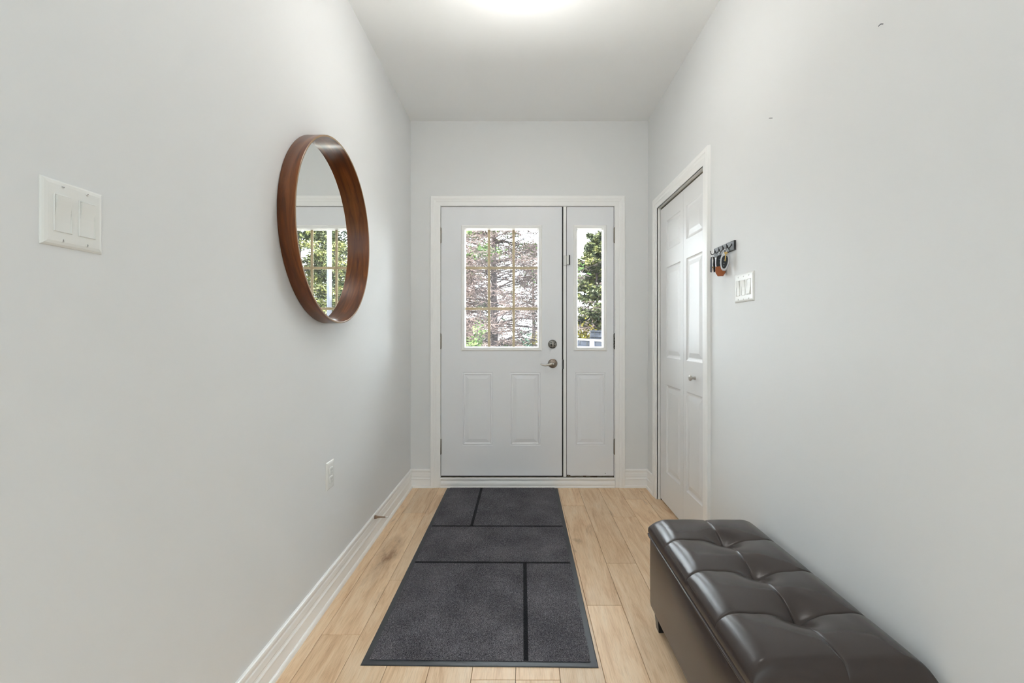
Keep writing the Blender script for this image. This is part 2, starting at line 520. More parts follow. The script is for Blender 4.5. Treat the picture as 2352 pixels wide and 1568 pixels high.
# closet shell behind the bifold door
b = MB()
b.box(1.70, 1.75, 2.2, YB+0.1, -0.05, 2.4); b.box(XR+0.15, 1.75, 2.15, 2.2, -0.05, 2.4); b.box(XR+0.15, 1.75, YB+0.05, YB+0.1, -0.05, 2.4)
b.box(XR+0.15, 1.75, 2.15, YB+0.1, 2.4, 2.45); b.box(XR, 1.75, 2.15, YB+0.1, -0.1, -0.05)
structure(b, 'wall_closet', M['wall'], 'inner walls of the closet behind the bifold door', 'wall')

# floor with its planks
b = MB(); b.box(XL, XR+0.16, Y0, YB+0.02, -0.06, -0.014)
floor = structure(b, 'floor', M['subfloor'], 'pale maple plank floor of the entry hall', 'floor')
rnd = random.Random(4)
PW = 0.150
seams = {}
known = {0: [2.52, 1.20], 1: [3.08, 1.947, 0.75], 2: [2.305, 1.05], 3: [2.889, 1.60], 4: [3.2, 2.0],
         -1: [1.526, 0.35], -2: [1.527, 2.70], -3: [1.0, 2.2], -4: [1.614, 2.750, 0.5], -5: [3.289, 2.146, 0.95],
         -6: [1.757, 2.95]}
xs0 = 0.283
for c in range(-8, 6):
    xa, xb = xs0 + (c-1)*PW, xs0 + c*PW      # column c = left of seam c
    pass
def plank_col(xa, xb, joints):
    xa, xb = max(xa, XL+0.003), min(xb, XR+0.10)
    if xb - xa < 0.01: return
    ys = sorted([j for j in joints if Y0 < j < YB])
    y = ys[0] if ys else 1.0
    while y > Y0:
        y -= rnd.uniform(0.7, 1.3)
        if y > Y0 + 0.2: ys.append(y)
    ys = [Y0] + sorted(ys) + [YB]
    for ya, yb in zip(ys[:-1], ys[1:]):
        if yb - ya < 0.05: continue
        g = 0.0007
        mb = MB()
        hx, hy = (xb-xa)/2 - g, (yb-ya)/2 - g
        e = rnd.uniform(-0.0002, 0.0002)
        cx, cy = (xa+xb)/2, (ya+yb)/2
        mb.box(cx-hx, cx+hx, cy-hy, cy+hy, -0.014, e, 0.0011)
        knot = abs(cx + 0.692) < 0.02 and ya < 2.75 < yb
        me_o = mb.obj('plank', M['plank_knot'] if knot else M['plank'])
        # origin at the plank's own centre
        me = me_o.data
        co = np.empty(len(me.vertices)*3); me.vertices.foreach_get('co', co); co = co.reshape(-1, 3) - np.array((cx, cy, 0)); me.vertices.foreach_set('co', co.ravel())
        me_o.location = (cx, cy, 0); me_o.parent = floor
# columns: index 0 is [0.133,0.283], 1 is [0.283,0.433] ...
for c in range(-7, 6):
    plank_col(xs0 + (c-1)*PW, xs0 + c*PW, known.get(c, [rnd.uniform(0.5, 3.0)]))

# baseboards
BASE = [(0.0, 0.140), (0.006, 0.140), (0.0095, 0.137), (0.0105, 0.130), (0.0095, 0.122), (0.006, 0.119), (0.0055, 0.113),
        (0.008, 0.108), (0.0085, 0.086), (0.0065, 0.080), (0.0075, 0.074), (0.0115, 0.068), (0.0115, 0.064), (0.0095, 0.060), (0.0105, 0.020),
        (0.013, 0.0195), (0.0165, 0.016), (0.0185, 0.010), (0.0188, 0.0), (0.0, 0.0)]
def baseboard(name, to, u0, u1, label, mitre0=0, mitre1=0):
    mb = MB()
    rings = []
    for u, mt in ((u0, mitre0), (u1, mitre1)):
        rings.append([to(u + mt*t, z, t) for (t, z) in BASE])
    mb.loops(rings, False, True, True)
    return structure(mb, name, M['trim'], label, 'baseboard')
baseboard('baseboard_left', on_left(XL), Y0, YB, 'white moulded baseboard running along the mirror wall', 0, -1)
cl, cr = PX(989, YB-0.018), PX(1435, YB-0.018)
baseboard('baseboard_back', on_back(YB), XL, cl, 'short white baseboard between mirror wall and door casing', 1, 0)
baseboard('baseboard_end', on_back(YB), cr, XR, 'short white baseboard between door casing and closet wall', 0, -1)
baseboard('baseboard_closet', on_right(XR), CY1+0.076, YB, 'very short white baseboard between closet casing and corner', 0, -1)
baseboard('baseboard_right', on_right(XR), Y0, CY0-0.076, 'white baseboard hidden behind the leather bench')

# casings
CASE = [(0.0, 0.0), (0.0, 0.008), (0.003, 0.0105), (0.030, 0.0115), (0.034, 0.0140), (0.048, 0.0155), (0.053, 0.0180), (0.071, 0.0180), (0.0755, 0.0155), (0.076, 0.0)]
def casing(parent, to, u0, u1, v1, v0=0.0):
    mb = MB(); sweep(mb, to, CASE, lambda w: [(u0-w, v0), (u0-w, v1+w)]); mb.obj('casing_leg', M['trim'], parent)
    mb = MB(); sweep(mb, to, CASE, lambda w: [(u1+w, v0), (u1+w, v1+w)]); mb.obj('casing_leg', M['trim'], parent)
    mb = MB(); sweep(mb, to, CASE, lambda w: [(u0-w, v1+w), (u1+w, v1+w)]); mb.obj('casing_head', M['trim'], parent)

# front door frame: casing, jambs, mullion, threshold
YF = YB + 0.003      # face of the door slabs
fr = empty('trim_1', (0, YB, 0), 'white moulded casing and frame around the front door and sidelight', 'door frame', None, 'structure')
tb = on_back(YB)
JX0, JX1, JZ1 = PX(1012.3, YF), PX(1410.7, YF), PZ(474, YF)
casing(fr, tb, PX(1012, YB), PX(1412, YB), PZ(473.5, YB))
mb = MB(); mb.box(DX0, JX0, YB-0.001, YB+0.155, 0, DZ1); mb.obj('jamb', M['trim'], fr)
mb = MB(); mb.box(JX1, DX1, YB-0.001, YB+0.155, 0, DZ1); mb.obj('jamb', M['trim'], fr)
mb = MB(); mb.box(JX0, JX1, YB-0.001, YB+0.155, JZ1, DZ1); mb.obj('head_jamb', M['trim'], fr)
mx0, mx1 = PX(1294, YF), PX(1300.8, YF)
zs = PZ(1095, YF)
mb = MB(); mb.box(mx0, mx1, YF-0.002, YB+0.15, zs, JZ1, 0.0015); mb.obj('mullion', M['trim'], fr)
# dark weatherstrip behind the gaps round the slabs
mb = MB()
sx0, sx1 = PX(1013.2, YF), PX(1291.0, YF); sz0, sz1 = PZ(1092, YF), PZ(475.2, YF)
qx0, qx1 = PX(1302.0, YF), PX(1409.6, YF)
to = on_back(YF)
for (a0, a1) in ((JX0, mx0), (mx1, JX1)):
    holed_plate(mb, to, a0, a1, zs-0.01, JZ1, -0.075, -0.046, [(a0+0.03, a1-0.03, zs+0.05, JZ1-0.03)])
mb.box(JX0, sx0, YF+0.008, YF+0.05, zs, JZ1); mb.box(qx1, JX1, YF+0.006, YF+0.05, zs, JZ1)
mb.box(sx1, mx0, YF+0.012, YF+0.05, zs, JZ1); mb.box(mx1, qx0, YF+0.006, YF+0.05, zs, JZ1)
mb.box(sx0, sx1, YF+0.006, YF+0.05, sz1, JZ1); mb.box(qx0, qx1, YF+0.006, YF+0.05, sz1, JZ1)
mb.box(sx0, sx1, YF+0.014, YF+0.05, zs, sz0)
mb.obj('weatherstrip', M['gasket'], fr)
zt = PZ(1097, YB-0.012)
mb = MB(); mb.box(JX0, JX1, YB-0.004, YB+0.17, 0.0, zt+0.001, 0.001); mb.box(mx1-0.01, JX1, YF+0.012, YF+0.05, zt, sz0)
mb.obj('threshold', M['threshold'], fr, label='weathered bare wooden threshold')
# moulded strip under the door
SILL = [(0.0, -0.004), (0.004, 0.0), (0.012, 0.0), (0.016, 0.004), (0.0175, 0.010), (0.0165, 0.016), (0.010, 0.021), (0.0085, 0.026), (0.0115, 0.034), (0.0125, 0.044), (0.0095, 0.052), (0.0085, 0.056)]
SILL = [(0.0, 0.0), (0.017, 0.0), (0.0175, 0.006), (0.0165, 0.010), (0.0145, 0.012), (0.0142, 0.0165), (0.0165, 0.019), (0.0178, 0.027), (0.0172, 0.036), (0.0145, 0.046), (0.0125, 0.051), (0.0125, 0.057), (0.0165, 0.061), (0.0185, 0.066), (0.018, zt-0.002), (0.015, zt), (0.0, zt)]
mb = MB(); mb.loops([[tb(PX(1011.5, YB-0.015), z, t) for t, z in SILL], [tb(PX(1412.5, YB-0.015), z, t) for t, z in SILL]], False, True, True)
structure(mb, 'trim_3', M['trim'], 'white moulded strip under the front door at floor level', 'door trim')

# hinged slabs of the entrance
PANEL = [(0.0, 0.0), (0.0045, -0.0028), (0.0125, 0.0012), (0.0205, -0.0048), (0.0235, -0.0048), (0.0485, 0.0005)]
def lite(parent, u0, u1, v0, v1):
    """raised lite frame and its pane; u/v = glass opening"""
    mb = MB()
    o = 0.034
    rect_ring(mb, to, u0-o, u1+o, v0-o*0.85, v1+o*0.75, [(0.0, -0.001), (0.003, 0.004), (0.0085, 0.0085), (0.014, 0.0095), (0.019, 0.007), (0.021, 0.0095), (0.0275, 0.009), (0.034, -0.012), (0.034, -0.040)], cap=False)
    f_ = mb.obj('lite_frame', M['trim'], parent)
    mb = MB(); mb.box(u0-0.012, u1+0.012, YF+0.020, YF+0.0235, v0-0.012, v1+0.012); mb.obj('glass_pane', M['glass'], parent)
    mb = MB(); mb.box(u0-0.012, u1+0.012, YF+0.036, YF+0.0395, v0-0.012, v1+0.012); mb.obj('glass_pane', M['glass'], parent)
def hinge(parent, u, v, m, side):
    mb = MB()
    mb.lathe([(0.0, -0.060), (0.005, -0.059), (0.0062, -0.056), (0.0062, 0.056), (0.005, 0.059), (0.0, 0.060)], 12, (u, YF-0.006, v), (0, 0, 1), cap=False)
    for k in (-0.036, -0.012, 0.012, 0.036):
        mb.lathe([(0.0068, k-0.0012), (0.0068, k+0.0012)], 12, (u, YF-0.006, v), (0, 0, 1))
    mb.box(u-0.007, u+0.007, YF-0.004, YF+0.006, v-0.055, v+0.055)
    mb.obj('hinge', m, parent)
gx0, gx1, gz0, gz1 = PX(1069, YF), PX(1235, YF), PZ(797.5, YF), PZ(524, YF)
hx0, hx1 = PX(1327, YF), PX(1384, YF)
door = empty('door_1', ((sx0+sx1)/2, YF, sz0), 'light grey front door with nine-pane window and lever handle', 'door', None, 'structure')
P1 = [(PX(1062, YF), PX(1132, YF)), (PX(1171.5, YF), PX(1241.5, YF))]
pz0, pz1 = PZ(1022.5, YF), PZ(855, YF)
mb = MB()
holed_plate(mb, to, sx0, sx1, sz0, sz1, -0.044, 0.0, [(gx0-0.01, gx1+0.01, gz0-0.01, gz1+0.01)] + [(a, c, pz0, pz1) for a, c in P1])
mb.obj('slab', M['door'], door)
for a, c in P1:
    mb = MB(); rect_ring(mb, to, a, c, pz0, pz1, PANEL); mb.obj('raised_panel', M['door'], door)
lite(door, gx0, gx1, gz0, gz1)
for px in (1123.2, 1179.8):
    u = PX(px, YF+0.028); mb = MB(); mb.box(u-0.0095, u+0.0095, YF+0.0255, YF+0.0335, gz0-0.01, gz1+0.01, 0.0015); mb.obj('muntin', M['muntin'], door)
for py in (615.3, 708.6):
    v = PZ(py, YF+0.028); mb = MB(); mb.box(gx0-0.01, gx1+0.01, YF+0.0250, YF+0.0340, v-0.0095, v+0.0095, 0.0015); mb.obj('muntin', M['muntin'], door)
for py in (540.5, 783.5, 1025):
    hinge(door, PX(1012.3, YF), PZ(py, YF), M['hinge'], -1)
# deadbolt
dx, dz = PX(1269, YF), PZ(790, YF)
mb = MB(); mb.lathe([(0.033, 0.0), (0.033, 0.005), (0.030, 0.010), (0.024, 0.0125), (0.0, 0.0125)], 40, (dx, YF, dz), (0, -1, 0), cap=False)
db = mb.obj('deadbolt', M['tarnish'], door)
mb = MB(); mb.tube([(dx, YF-0.012, dz-0.020), (dx, YF-0.022, dz-0.014), (dx, YF-0.027, dz), (dx, YF-0.022, dz+0.014), (dx, YF-0.012, dz+0.020)], [0.003, 0.0052, 0.006, 0.0052, 0.003], 10)
mb.obj('thumb_turn', M['nickel'], db)
for s in (-1, 1):
    mb = MB(); mb.lathe([(0.0025, 0.0), (0.0022, 0.0008)], 10, (dx+s*0.011, YF-0.0122, dz), (0, -1, 0)); mb.obj('screw', M['black'], db)
# lever
dx, dz = PX(1269.5, YF), PZ(834.5, YF)
mb = MB(); mb.lathe([(0.035, 0.0), (0.035, 0.004), (0.033, 0.009), (0.024, 0.014), (0.015, 0.016), (0.0, 0.016)], 40, (dx, YF, dz), (0, -1, 0), cap=False)
lv = mb.obj('lever_rose', M['bronze'], door, label='round antique nickel rose')
mb = MB(); mb.lathe([(0.013, 0.012), (0.0125, 0.040), (0.0135, 0.050), (0.011, 0.056), (0.0, 0.057)], 24, (dx, YF, dz), (0, -1, 0), cap=False)
mb.obj('lever_neck', M['bronze'], lv)
pts, rr = [], []
for k in range(13):
    t = k/12
    pts.append((dx + 0.004 - 0.098*t, YF - 0.047 - 0.004*sin(pi*t), dz + 0.004 - 0.016*(t**0.9) - 0.010*sin(pi*t)*t + 0.012*t**5)); rr.append(0.0105 - 0.0062*t**0.7)
mb = MB(); mb.tube(pts, rr, 12, flat=0.8); mb.obj('lever', M['nickel'], lv)
mb = MB(); mb.lathe([(0.0062, 0.054), (0.0062, 0.060), (0.005, 0.0615), (0.0, 0.0615)], 18, (dx, YF, dz), (0, -1, 0), cap=False); mb.obj('lock_button', M['chrome'], lv)
mb = MB(); mb.lathe([(0.0028, 0.012), (0.0025, 0.0155)], 10, (dx, YF, dz+0.023), (0, -1, 0)); mb.obj('screw', M['black'], lv)
# strike gap, dark spot on the mullion edge beside the lever
mb = MB(); mb.box(PX(1291.2, YF), PX(1295.2, YF), YF-0.0028, YF+0.01, PZ(847, YF), PZ(826, YF), 0.0012); mb.obj('strike_plate', M['black_metal'], fr)

side = empty('door_2', ((qx0+qx1)/2, YF, sz0), 'narrow light grey sidelight panel with one tall pane', 'door', None, 'structure')
P2 = (PX(1320.5, YF), PX(1390.5, YF))
mb = MB()
holed_plate(mb, to, qx0, qx1, sz0, sz1, -0.044, 0.0, [(hx0-0.01, hx1+0.01, gz0-0.01, gz1+0.01), (P2[0], P2[1], pz0, pz1)])
mb.obj('slab', M['door'], side)
mb = MB(); rect_ring(mb, to, P2[0], P2[1], pz0, pz1, PANEL); mb.obj('raised_panel', M['door'], side)
lite(side, hx0, hx1, gz0, gz1)
for k, py in enumerate((540.5, 783.5, 1025)):
    hinge(side, PX(1411.0, YF), PZ(py, YF), M['tarnish'] if k == 1 else M['hinge'], 1)
# rust and chipped paint at the foot of the sidelight
mb = MB()
for (a, c, d, e) in ((1302.3, 1306.0, 1090.0, 1092.4), (1306.5, 1310.0, 1090.6, 1092.4), (1339.5, 1346, 1092.6, 1094.8), (1356, 1372, 1094.6, 1096.4)):
    mb.box(PX(a, YF), PX(c, YF), YF-0.001, YF+0.02, PZ(e, YF), PZ(d, YF), 0.0006)
mb.obj('chipped_edge', mat('rust_brown', S(74, 50, 36), 0.8), side)
mb = MB(); mb.lathe([(0.0028, 0.0), (0.0022, 0.0012)], 10, (PX(1390, YF), YF, PZ(1087, YF)), (0, -1, 0)); mb.obj('screw', M['tarnish'], side)

# contact sensor on the mullion
Ysn = YF - 0.002
sn = empty('door_sensor', (PX(1299, YF), Ysn, PZ(598, YF)), 'small white contact sensor with black side on the post between door and sidelight', 'sensor')
mb = MB(); mb.box(PX(1294.6, Ysn), PX(1301.0, Ysn), Ysn-0.012, Ysn+0.001, PZ(609.5, Ysn), PZ(587, Ysn), 0.002); mb.obj('housing', M['plastic'], sn)
mb = MB(); mb.box(PX(1301.6, Ysn), PX(1306.2, Ysn), Ysn-0.016, Ysn+0.002, PZ(608, Ysn), PZ(586.5, Ysn), 0.002); mb.obj('magnet', M['plastic'], sn)
mb = MB(); mb.box(PX(1306.2, Ysn), PX(1308.8, Ysn), Ysn-0.0150, Ysn+0.002, PZ(608.2, Ysn), PZ(586, Ysn), 0.001); mb.obj('black_strip', M['black'], sn)

# closet bifold door
cf = empty('trim_2', (XR, CY0, 0), 'white moulded casing around the closet bifold door', 'door frame', None, 'structure')
tr_ = on_right(XR)
casing(cf, tr_, CY0, CY1, CZ1)
mb = MB(); mb.box(XR-0.006, XR+0.15, CY0-0.012, CY0, 0, CZ1); mb.obj('jamb', M['trim'], cf)
mb = MB(); mb.box(XR-0.006, XR+0.15, CY1, CY1+0.012, 0, CZ1); mb.obj('jamb', M['trim'], cf)
mb = MB(); mb.box(XR-0.006, XR+0.15, CY0-0.012, CY1+0.012, CZ1, CZ1+0.012); mb.obj('head_jamb', M['trim'], cf)
XD = 0.980
mb = MB(); mb.box(XD+0.002, XD+0.030, CY1-0.0075, CY1, 0, CZ1-0.02); mb.obj('gap_shade_strip', mat('dark_gap_strip', S(52, 38, 30), 0.8), cf)  # dark strip added to paint the shade inside the door gap
mb = MB(); mb.box(XD+0.004, XD+0.032, CY0+0.002, CY1-0.002, CZ1-0.0135, CZ1-0.001, 0.001); mb.obj('track', mat('bifold_track', S(96, 92, 74), 0.4, 0.6), cf)
closet = empty('door_3', (XD, (CY0+CY1)/2, 0.012), 'white six-panel bifold closet door with round knob', 'closet door', None, 'structure')
td = on_right(XD)
CP = [(0.0, 0.0), (0.004, -0.004), (0.010, -0.0065), (0.016, -0.0075), (0.020, -0.0075), (0.046, -0.0015), (0.048, -0.0012)]
zr = [(0.228, 0.819), (1.002, 1.606), (1.719, 1.919)]
YM = 2.748
leaves = []
for (ya, yb, p0, p1) in ((CY0+0.004, YM-0.0012, CY0+0.075, 2.698), (YM+0.0012, CY1-0.009, 2.798, 3.066)):
    lf = empty('door_leaf', (XD, (ya+yb)/2, 0.012), None, None); lf.parent = closet
    lf.location = np.array((XD, (ya+yb)/2, 0.012)) - np.array(closet.location)
    mb = MB(); holed_plate(mb, td, ya, yb, 0.012, CZ1-0.015, -0.034, 0.0, [(p0, p1, z0, z1) for z0, z1 in zr]); mb.obj('leaf_frame', M['closet'], lf)
    for z0, z1 in zr:
        mb = MB(); rect_ring(mb, td, p0, p1, z0, z1, CP); mb.obj('raised_panel', M['closet'], lf)
    leaves.append(lf)
ky, kz = 2.560, PZ(868, 2.555)
mb = MB(); mb.lathe([(0.0095, 0.0), (0.0085, 0.004), (0.0072, 0.012), (0.0085, 0.018), (0.0150, 0.024), (0.0165, 0.029), (0.0150, 0.033), (0.010, 0.0355), (0.0, 0.036)], 28, (XD, ky, kz), (-1, 0, 0), cap=False)
mb.obj('knob', M['nickel'], leaves[0])

# ------------------------------------------------------------------ ceiling lamp
lx, ly = 0.002, 1.885
lamp = empty('ceiling_lamp', (lx, ly, ZC), 'glowing white dome lamp hanging close under the hall ceiling', 'ceiling lamp')
R_ = 0.135
prof = [(0.0, -0.095), (0.09, -0.098), (R_-0.008, -0.104), (R_, -0.112)]
for k in range(1, 17):
    a = pi/2*k/16
    prof.append((R_*cos(a), -0.112 - 0.118*sin(a)))
mb = MB(); mb.lathe(prof, 48, (lx, ly, ZC), (0, 0, 1), cap=False); mb.obj('glass_dome', M['lamp'], lamp)
mb = MB(); mb.lathe([(0.062, 0.0), (0.064, -0.010), (0.058, -0.022), (0.016, -0.026), (0.012, -0.030), (0.012, -0.092), (0.020, -0.096)], 36, (lx, ly, ZC), (0, 0, 1)); mb.obj('canopy', M['nickel'], lamp)

# ------------------------------------------------------------------ mirror
MY, MZ, MR, MDX = 1.937, 1.587, 0.383, 0.064
mir = empty('round_mirror', (XL, MY, MZ), 'round mirror in a deep walnut band hanging on the white wall', 'mirror')
n = 160
def ring(r, d): return [(XL+d, MY + r*cos(2*pi*k/n), MZ + r*sin(2*pi*k/n)) for k in range(n)]
mb = MB()
mb.loops([ring(MR-0.0085, 0.002), ring(MR, 0.002), ring(MR, MDX-0.0012)], True, False, False)
mb.loops([ring(MR-0.0075, MDX-0.0012), ring(MR-0.0075, 0.002)], True, False, False)
mb.obj('wooden_band', M['walnut'], mir)
mb = MB()
mb.loops([ring(MR, MDX-0.0012), ring(MR-0.0008, MDX-0.0003), ring(MR-0.002, MDX), ring(MR-0.0055, MDX), ring(MR-0.0067, MDX-0.0003), ring(MR-0.0075, MDX-0.0012)], True, False, False)
mb.obj('band_edge', M['walnut_edge'], mir, label='front edge of the wooden band, paled as if catching light')
mb = MB(); mb.loops([ring(MR-0.0076, 0.003), ring(MR-0.0076, 0.009)], False, True, True); mb.obj('mirror_glass', M['mirror'], mir)

# ------------------------------------------------------------------ switches and outlet
PLATE = [(0.0, 0.0), (0.0, 0.0015), (0.0012, 0.0030), (0.004, 0.0048), (0.009, 0.0060), (0.013, 0.0062)]
def switch_plate(name, to_, u, v, gangs, w, h, label, tilt, flip=1):
    e = empty(name, to_(u, v, 0), label, 'light switch')
    mb = MB(); rect_ring(mb, to_, u-w/2, u+w/2, v-h/2, v+h/2, PLATE); mb.obj('plate', M['plastic'], e)
    for g in range(gangs):
        c = u + (g - (gangs-1)/2)*0.046*flip
        mb = MB(); rect_ring(mb, to_, c-0.0168, c+0.0168, v-0.0335, v+0.0335, [(0.0, 0.005), (0.0, 0.0072), (0.0008, 0.0080), (0.0019, 0.0080), (0.0024, 0.0045)])
        fr_ = mb.obj('rocker_frame', M['plastic'], e)
        a = 0.0136; hh = 0.0303
        t = tilt[g]
        d0, dm, d1 = 0.0082 + t*0.0034, 0.0074, 0.0082 - t*0.0034    # bottom, middle, top depth
        mb = MB()
        P = []
        for (vv, d) in ((-hh, d0), (0.0, dm), (hh, d1)):
            P += [to_(c-a, v+vv, d), to_(c+a, v+vv, d), to_(c+a, v+vv, 0.004), to_(c-a, v+vv, 0.004)]
        mb.add(P, [(0,1,5,4), (4,5,9,8), (1,2,6,5), (5,6,10,9), (3,0,4,7), (7,4,8,11), (0,3,2,1), (8,9,10,11)])
        mb.obj('rocker', M['plastic'], e)
        for sv in (-0.0485, 0.0485):
            q = to_(c, v+sv, 0.0060); q2 = np.array(to_(c, v+sv, 1.0)) - np.array(to_(c, v+sv, 0.0))
            mb = MB(); mb.lathe([(0.0033, 0.0), (0.0030, 0.0008), (0.0, 0.0011)], 14, q, q2, cap=False)
            ang = rnd.uniform(0, pi); cu, cv = cos(ang)*0.0027, sin(ang)*0.0027; nu, nv = -sin(ang)*0.0005, cos(ang)*0.0005
            mb.add([to_(c-cu-nu, v+sv-cv-nv, 0.00725), to_(c+cu-nu, v+sv+cv-nv, 0.00725), to_(c+cu+nu, v+sv+cv+nv, 0.00725), to_(c-cu+nu, v+sv-cv+nv, 0.00725)], [(0,1,2,3)], mi=1)
            mb.obj('screw', [M['plastic'], M['plastic_shadow']], e)
    return e
switch_plate('light_switch', on_left(XL), 0.846, 1.3735, 2, 0.116, 0.119, 'white double rocker switch plate on the mirror wall', [-1, -1])
switch_plate('light_switch', on_right(XR), 1.9565, 1.3575, 3, 0.166, 0.123, 'white triple rocker switch plate below the key rack', [1, -1, -1])
to_ = on_left(XL); u, v = 1.9855, 0.545
outl = empty('wall_outlet', to_(u, v, 0), 'white double wall outlet low on the mirror wall', 'outlet')
mb = MB(); rect_ring(mb, to_, u-0.038, u+0.038, v-0.0605, v+0.0605, PLATE); mb.obj('plate', M['plastic'], outl)
for s in (-1, 1):
    c = v + s*0.0195
    prof2 = []
    rings = []
    for ins, d in ((0.0, 0.0055), (0.0, 0.0088), (0.001, 0.0098), (0.003, 0.0103)):
        r = []
        for k in range(24):
            a = 2*pi*k/24
            x_ = max(-1, min(1, 1.18*cos(a))); y_ = max(-0.92, min(0.92, 1.12*sin(a)))
            r.append(to_(u + (0.0172-ins)*x_, c + (0.0172-ins)*y_, d))
        rings.append(r)
    mb = MB(); mb.loops(rings); rc = mb.obj('receptacle', M['plastic'], outl)
    mb = MB()
    for du in (-0.0063, 0.0063):
        mb.add([to_(u+du-0.001, c+0.0005, 0.0105), to_(u+du+0.001, c+0.0005, 0.0105), to_(u+du+0.001, c+0.0085, 0.0105), to_(u+du-0.001, c+0.0085, 0.0105)], [(0,1,2,3)])
    mb.lathe([(0.0022, 0.0), (0.0020, 0.0003)], 10, to_(u, c-0.007, 0.0102), (1, 0, 0)); mb.obj('slot', mat('slot_grey', S(120, 120, 118), 0.6), rc)
mb = MB(); mb.lathe([(0.0033, 0.0), (0.0028, 0.001), (0, 0.0012)], 12, to_(u, v, 0.0060), (1, 0, 0), cap=False); mb.obj('screw', M['plastic'], outl)

# door stop on the baseboard
dsY, dsZ = 2.57, 0.1275
X_ = XL + 0.0095
ds = empty('door_stop', (X_, dsY, dsZ), 'bronze rigid door stop with white tip on the baseboard', 'door stop')
mb = MB(); mb.lathe([(0.0105, 0.0), (0.0095, 0.008), (0.0065, 0.018), (0.0045, 0.030), (0.0036, 0.045), (0.0034, 0.064)], 18, (X_, dsY, dsZ), (1, 0, 0)); mb.obj('stem', M['spring'], ds)
mb = MB(); mb.lathe([(0.0044, 0.062), (0.0050, 0.066), (0.0050, 0.074), (0.0038, 0.077)], 16, (X_, dsY, dsZ), (1, 0, 0)); mb.obj('rubber_tip', M['plastic'], ds)

# nails left in the right wall
def nail(Y, Z, dirs, label):
    q = np.array((XR, Y, Z)); 
    mb = MB(); mb.tube([q + np.array((0.004, 0, 0)), q + np.array((-0.006, 0, 0)), q + np.array((-0.009, dirs[0]*0.5, dirs[1]*0.5)), q + np.array((-0.010, dirs[0], dirs[1]))], [0.0010, 0.0012, 0.0012, 0.0009], 8)
    o = mb.obj('wall_nail', M['leather_grey'], origin=tuple(q)); tag(o, label, 'nail', 'nails left in the right wall')
nail(1.7425, 1.983, (0.006, 0.002), 'tiny bent grey nail in the white wall near the closet casing')
nail(1.210, 1.980, (0.003, -0.005), 'tiny bent grey nail in the white wall high above the leather bench')

# ------------------------------------------------------------------ key rack and keys
kx = XR - 0.010
rack = empty('key_rack', (XR, 2.14, 1.556), 'narrow black key rack with five hooks on the white wall', 'key rack')
mb = MB(); rect_ring(mb, on_right(XR), 2.036, 2.246, 1.535, 1.578, [(0.0, 0.0), (0.0, 0.0085), (0.0012, 0.0100)]); mb.obj('backplate', M['black_metal'], rack)
HY = [2.060, 2.100, 2.143, 2.188, 2.232]
for hy in HY:
    mb = MB()
    mb.lathe([(0.0055, 0.0), (0.005, 0.002), (0.003, 0.003)], 12, (kx, hy, 1.562), (-1, 0, 0))
    pts = [(kx, hy, 1.562), (kx-0.004, hy, 1.556), (kx-0.007, hy, 1.5495), (kx-0.012, hy, 1.5465), (kx-0.018, hy, 1.5480), (kx-0.0215, hy, 1.5535), (kx-0.0225, hy, 1.561), (kx-0.0232, hy, 1.565)]
    mb.tube(pts, [0.0018, 0.0018, 0.0018, 0.0018, 0.0018, 0.0017, 0.0016, 0.0018], 8)
    mb.obj('hook', M['black_metal'], rack)

def local_plate(c, ang):
    """frame of an item hanging at c and turned: returns map (a across, z up, t towards viewer)"""
    n_ = np.array((-sin(ang), -cos(ang), 0)); a_ = np.array((cos(ang), -sin(ang), 0))
    return lambda a, z, t: tuple(np.array(c) + a_*a + np.array((0, 0, z)) + n_*t)
def blob(mb, f, outline, prof, smooth=False):
    rings = []
    for s, t in prof:
        rings.append([f(a*s, z*s if True else z, t) for a, z in outline])
    mb.loops(rings, smooth, True, True)
def loop_ring(mb, f, z, r, thick, n_=18, squash=0.45):
    pts = [f(r*squash*sin(2*pi*k/n_), z + r*cos(2*pi*k/n_), 0.0) for k in range(n_+1)]
    mb.tube(pts, thick, 6)
def key_shape(mb, f, a0, z0, s, t):
    prof = [(-0.2, 1.0), (-0.62, 0.92), (-0.62, 0.62), (-0.22, 0.48), (-0.20, -0.8), (-0.05, -1.0), (0.18, -0.85), (0.18, -0.6), (0.30, -0.5), (0.18, -0.38), (0.30, -0.2), (0.2, -0.05), (0.22, 0.48), (0.62, 0.62), (0.62, 0.92), (0.2, 1.0)]
    mb.loops([[f(a0+a*s*0.5, z0+z*s, t-0.001) for a, z in prof], [f(a0+a*s*0.5, z0+z*s, t+0.001) for a, z in prof]], False, True, True)

# strap keychain on the far hook
hb = 1.5450
hx = kx - 0.012
c0 = (hx, HY[4], 0)
f = local_plate((hx, HY[4], 0), 0.25)
k1 = empty('strap_keychain', (hx, HY[4], hb), 'black and grey strap keychain with brass key on the farthest rack hook', 'keychain')
mb = MB(); loop_ring(mb, f, hb-0.005, 0.0075, 0.0012); mb.obj('ring', M['chrome'], k1)
for s, m_ in ((-1, 'leather_grey'), (1, 'black')):
    mb = MB()
    ra = [(s*0.001, hb-0.008), (s*0.0085, hb-0.011), (s*0.0110, hb-0.024), (s*0.0120, hb-0.083), (s*0.0045, hb-0.085), (s*0.0020, hb-0.045), (s*0.0030, hb-0.026)]
    t0, t1 = (-0.002, 0.003) if s < 0 else (-0.003, 0.002)
    mb.loops([[f(a, z, t0) for a, z in ra], [f(a, z, t1) for a, z in ra]], False, True, True); mb.obj('strap', M[m_], k1)
mb = MB(); key_shape(mb, f, 0.0005, hb-0.070, 0.013, 0.005); mb.obj('key', M['brass'], k1)

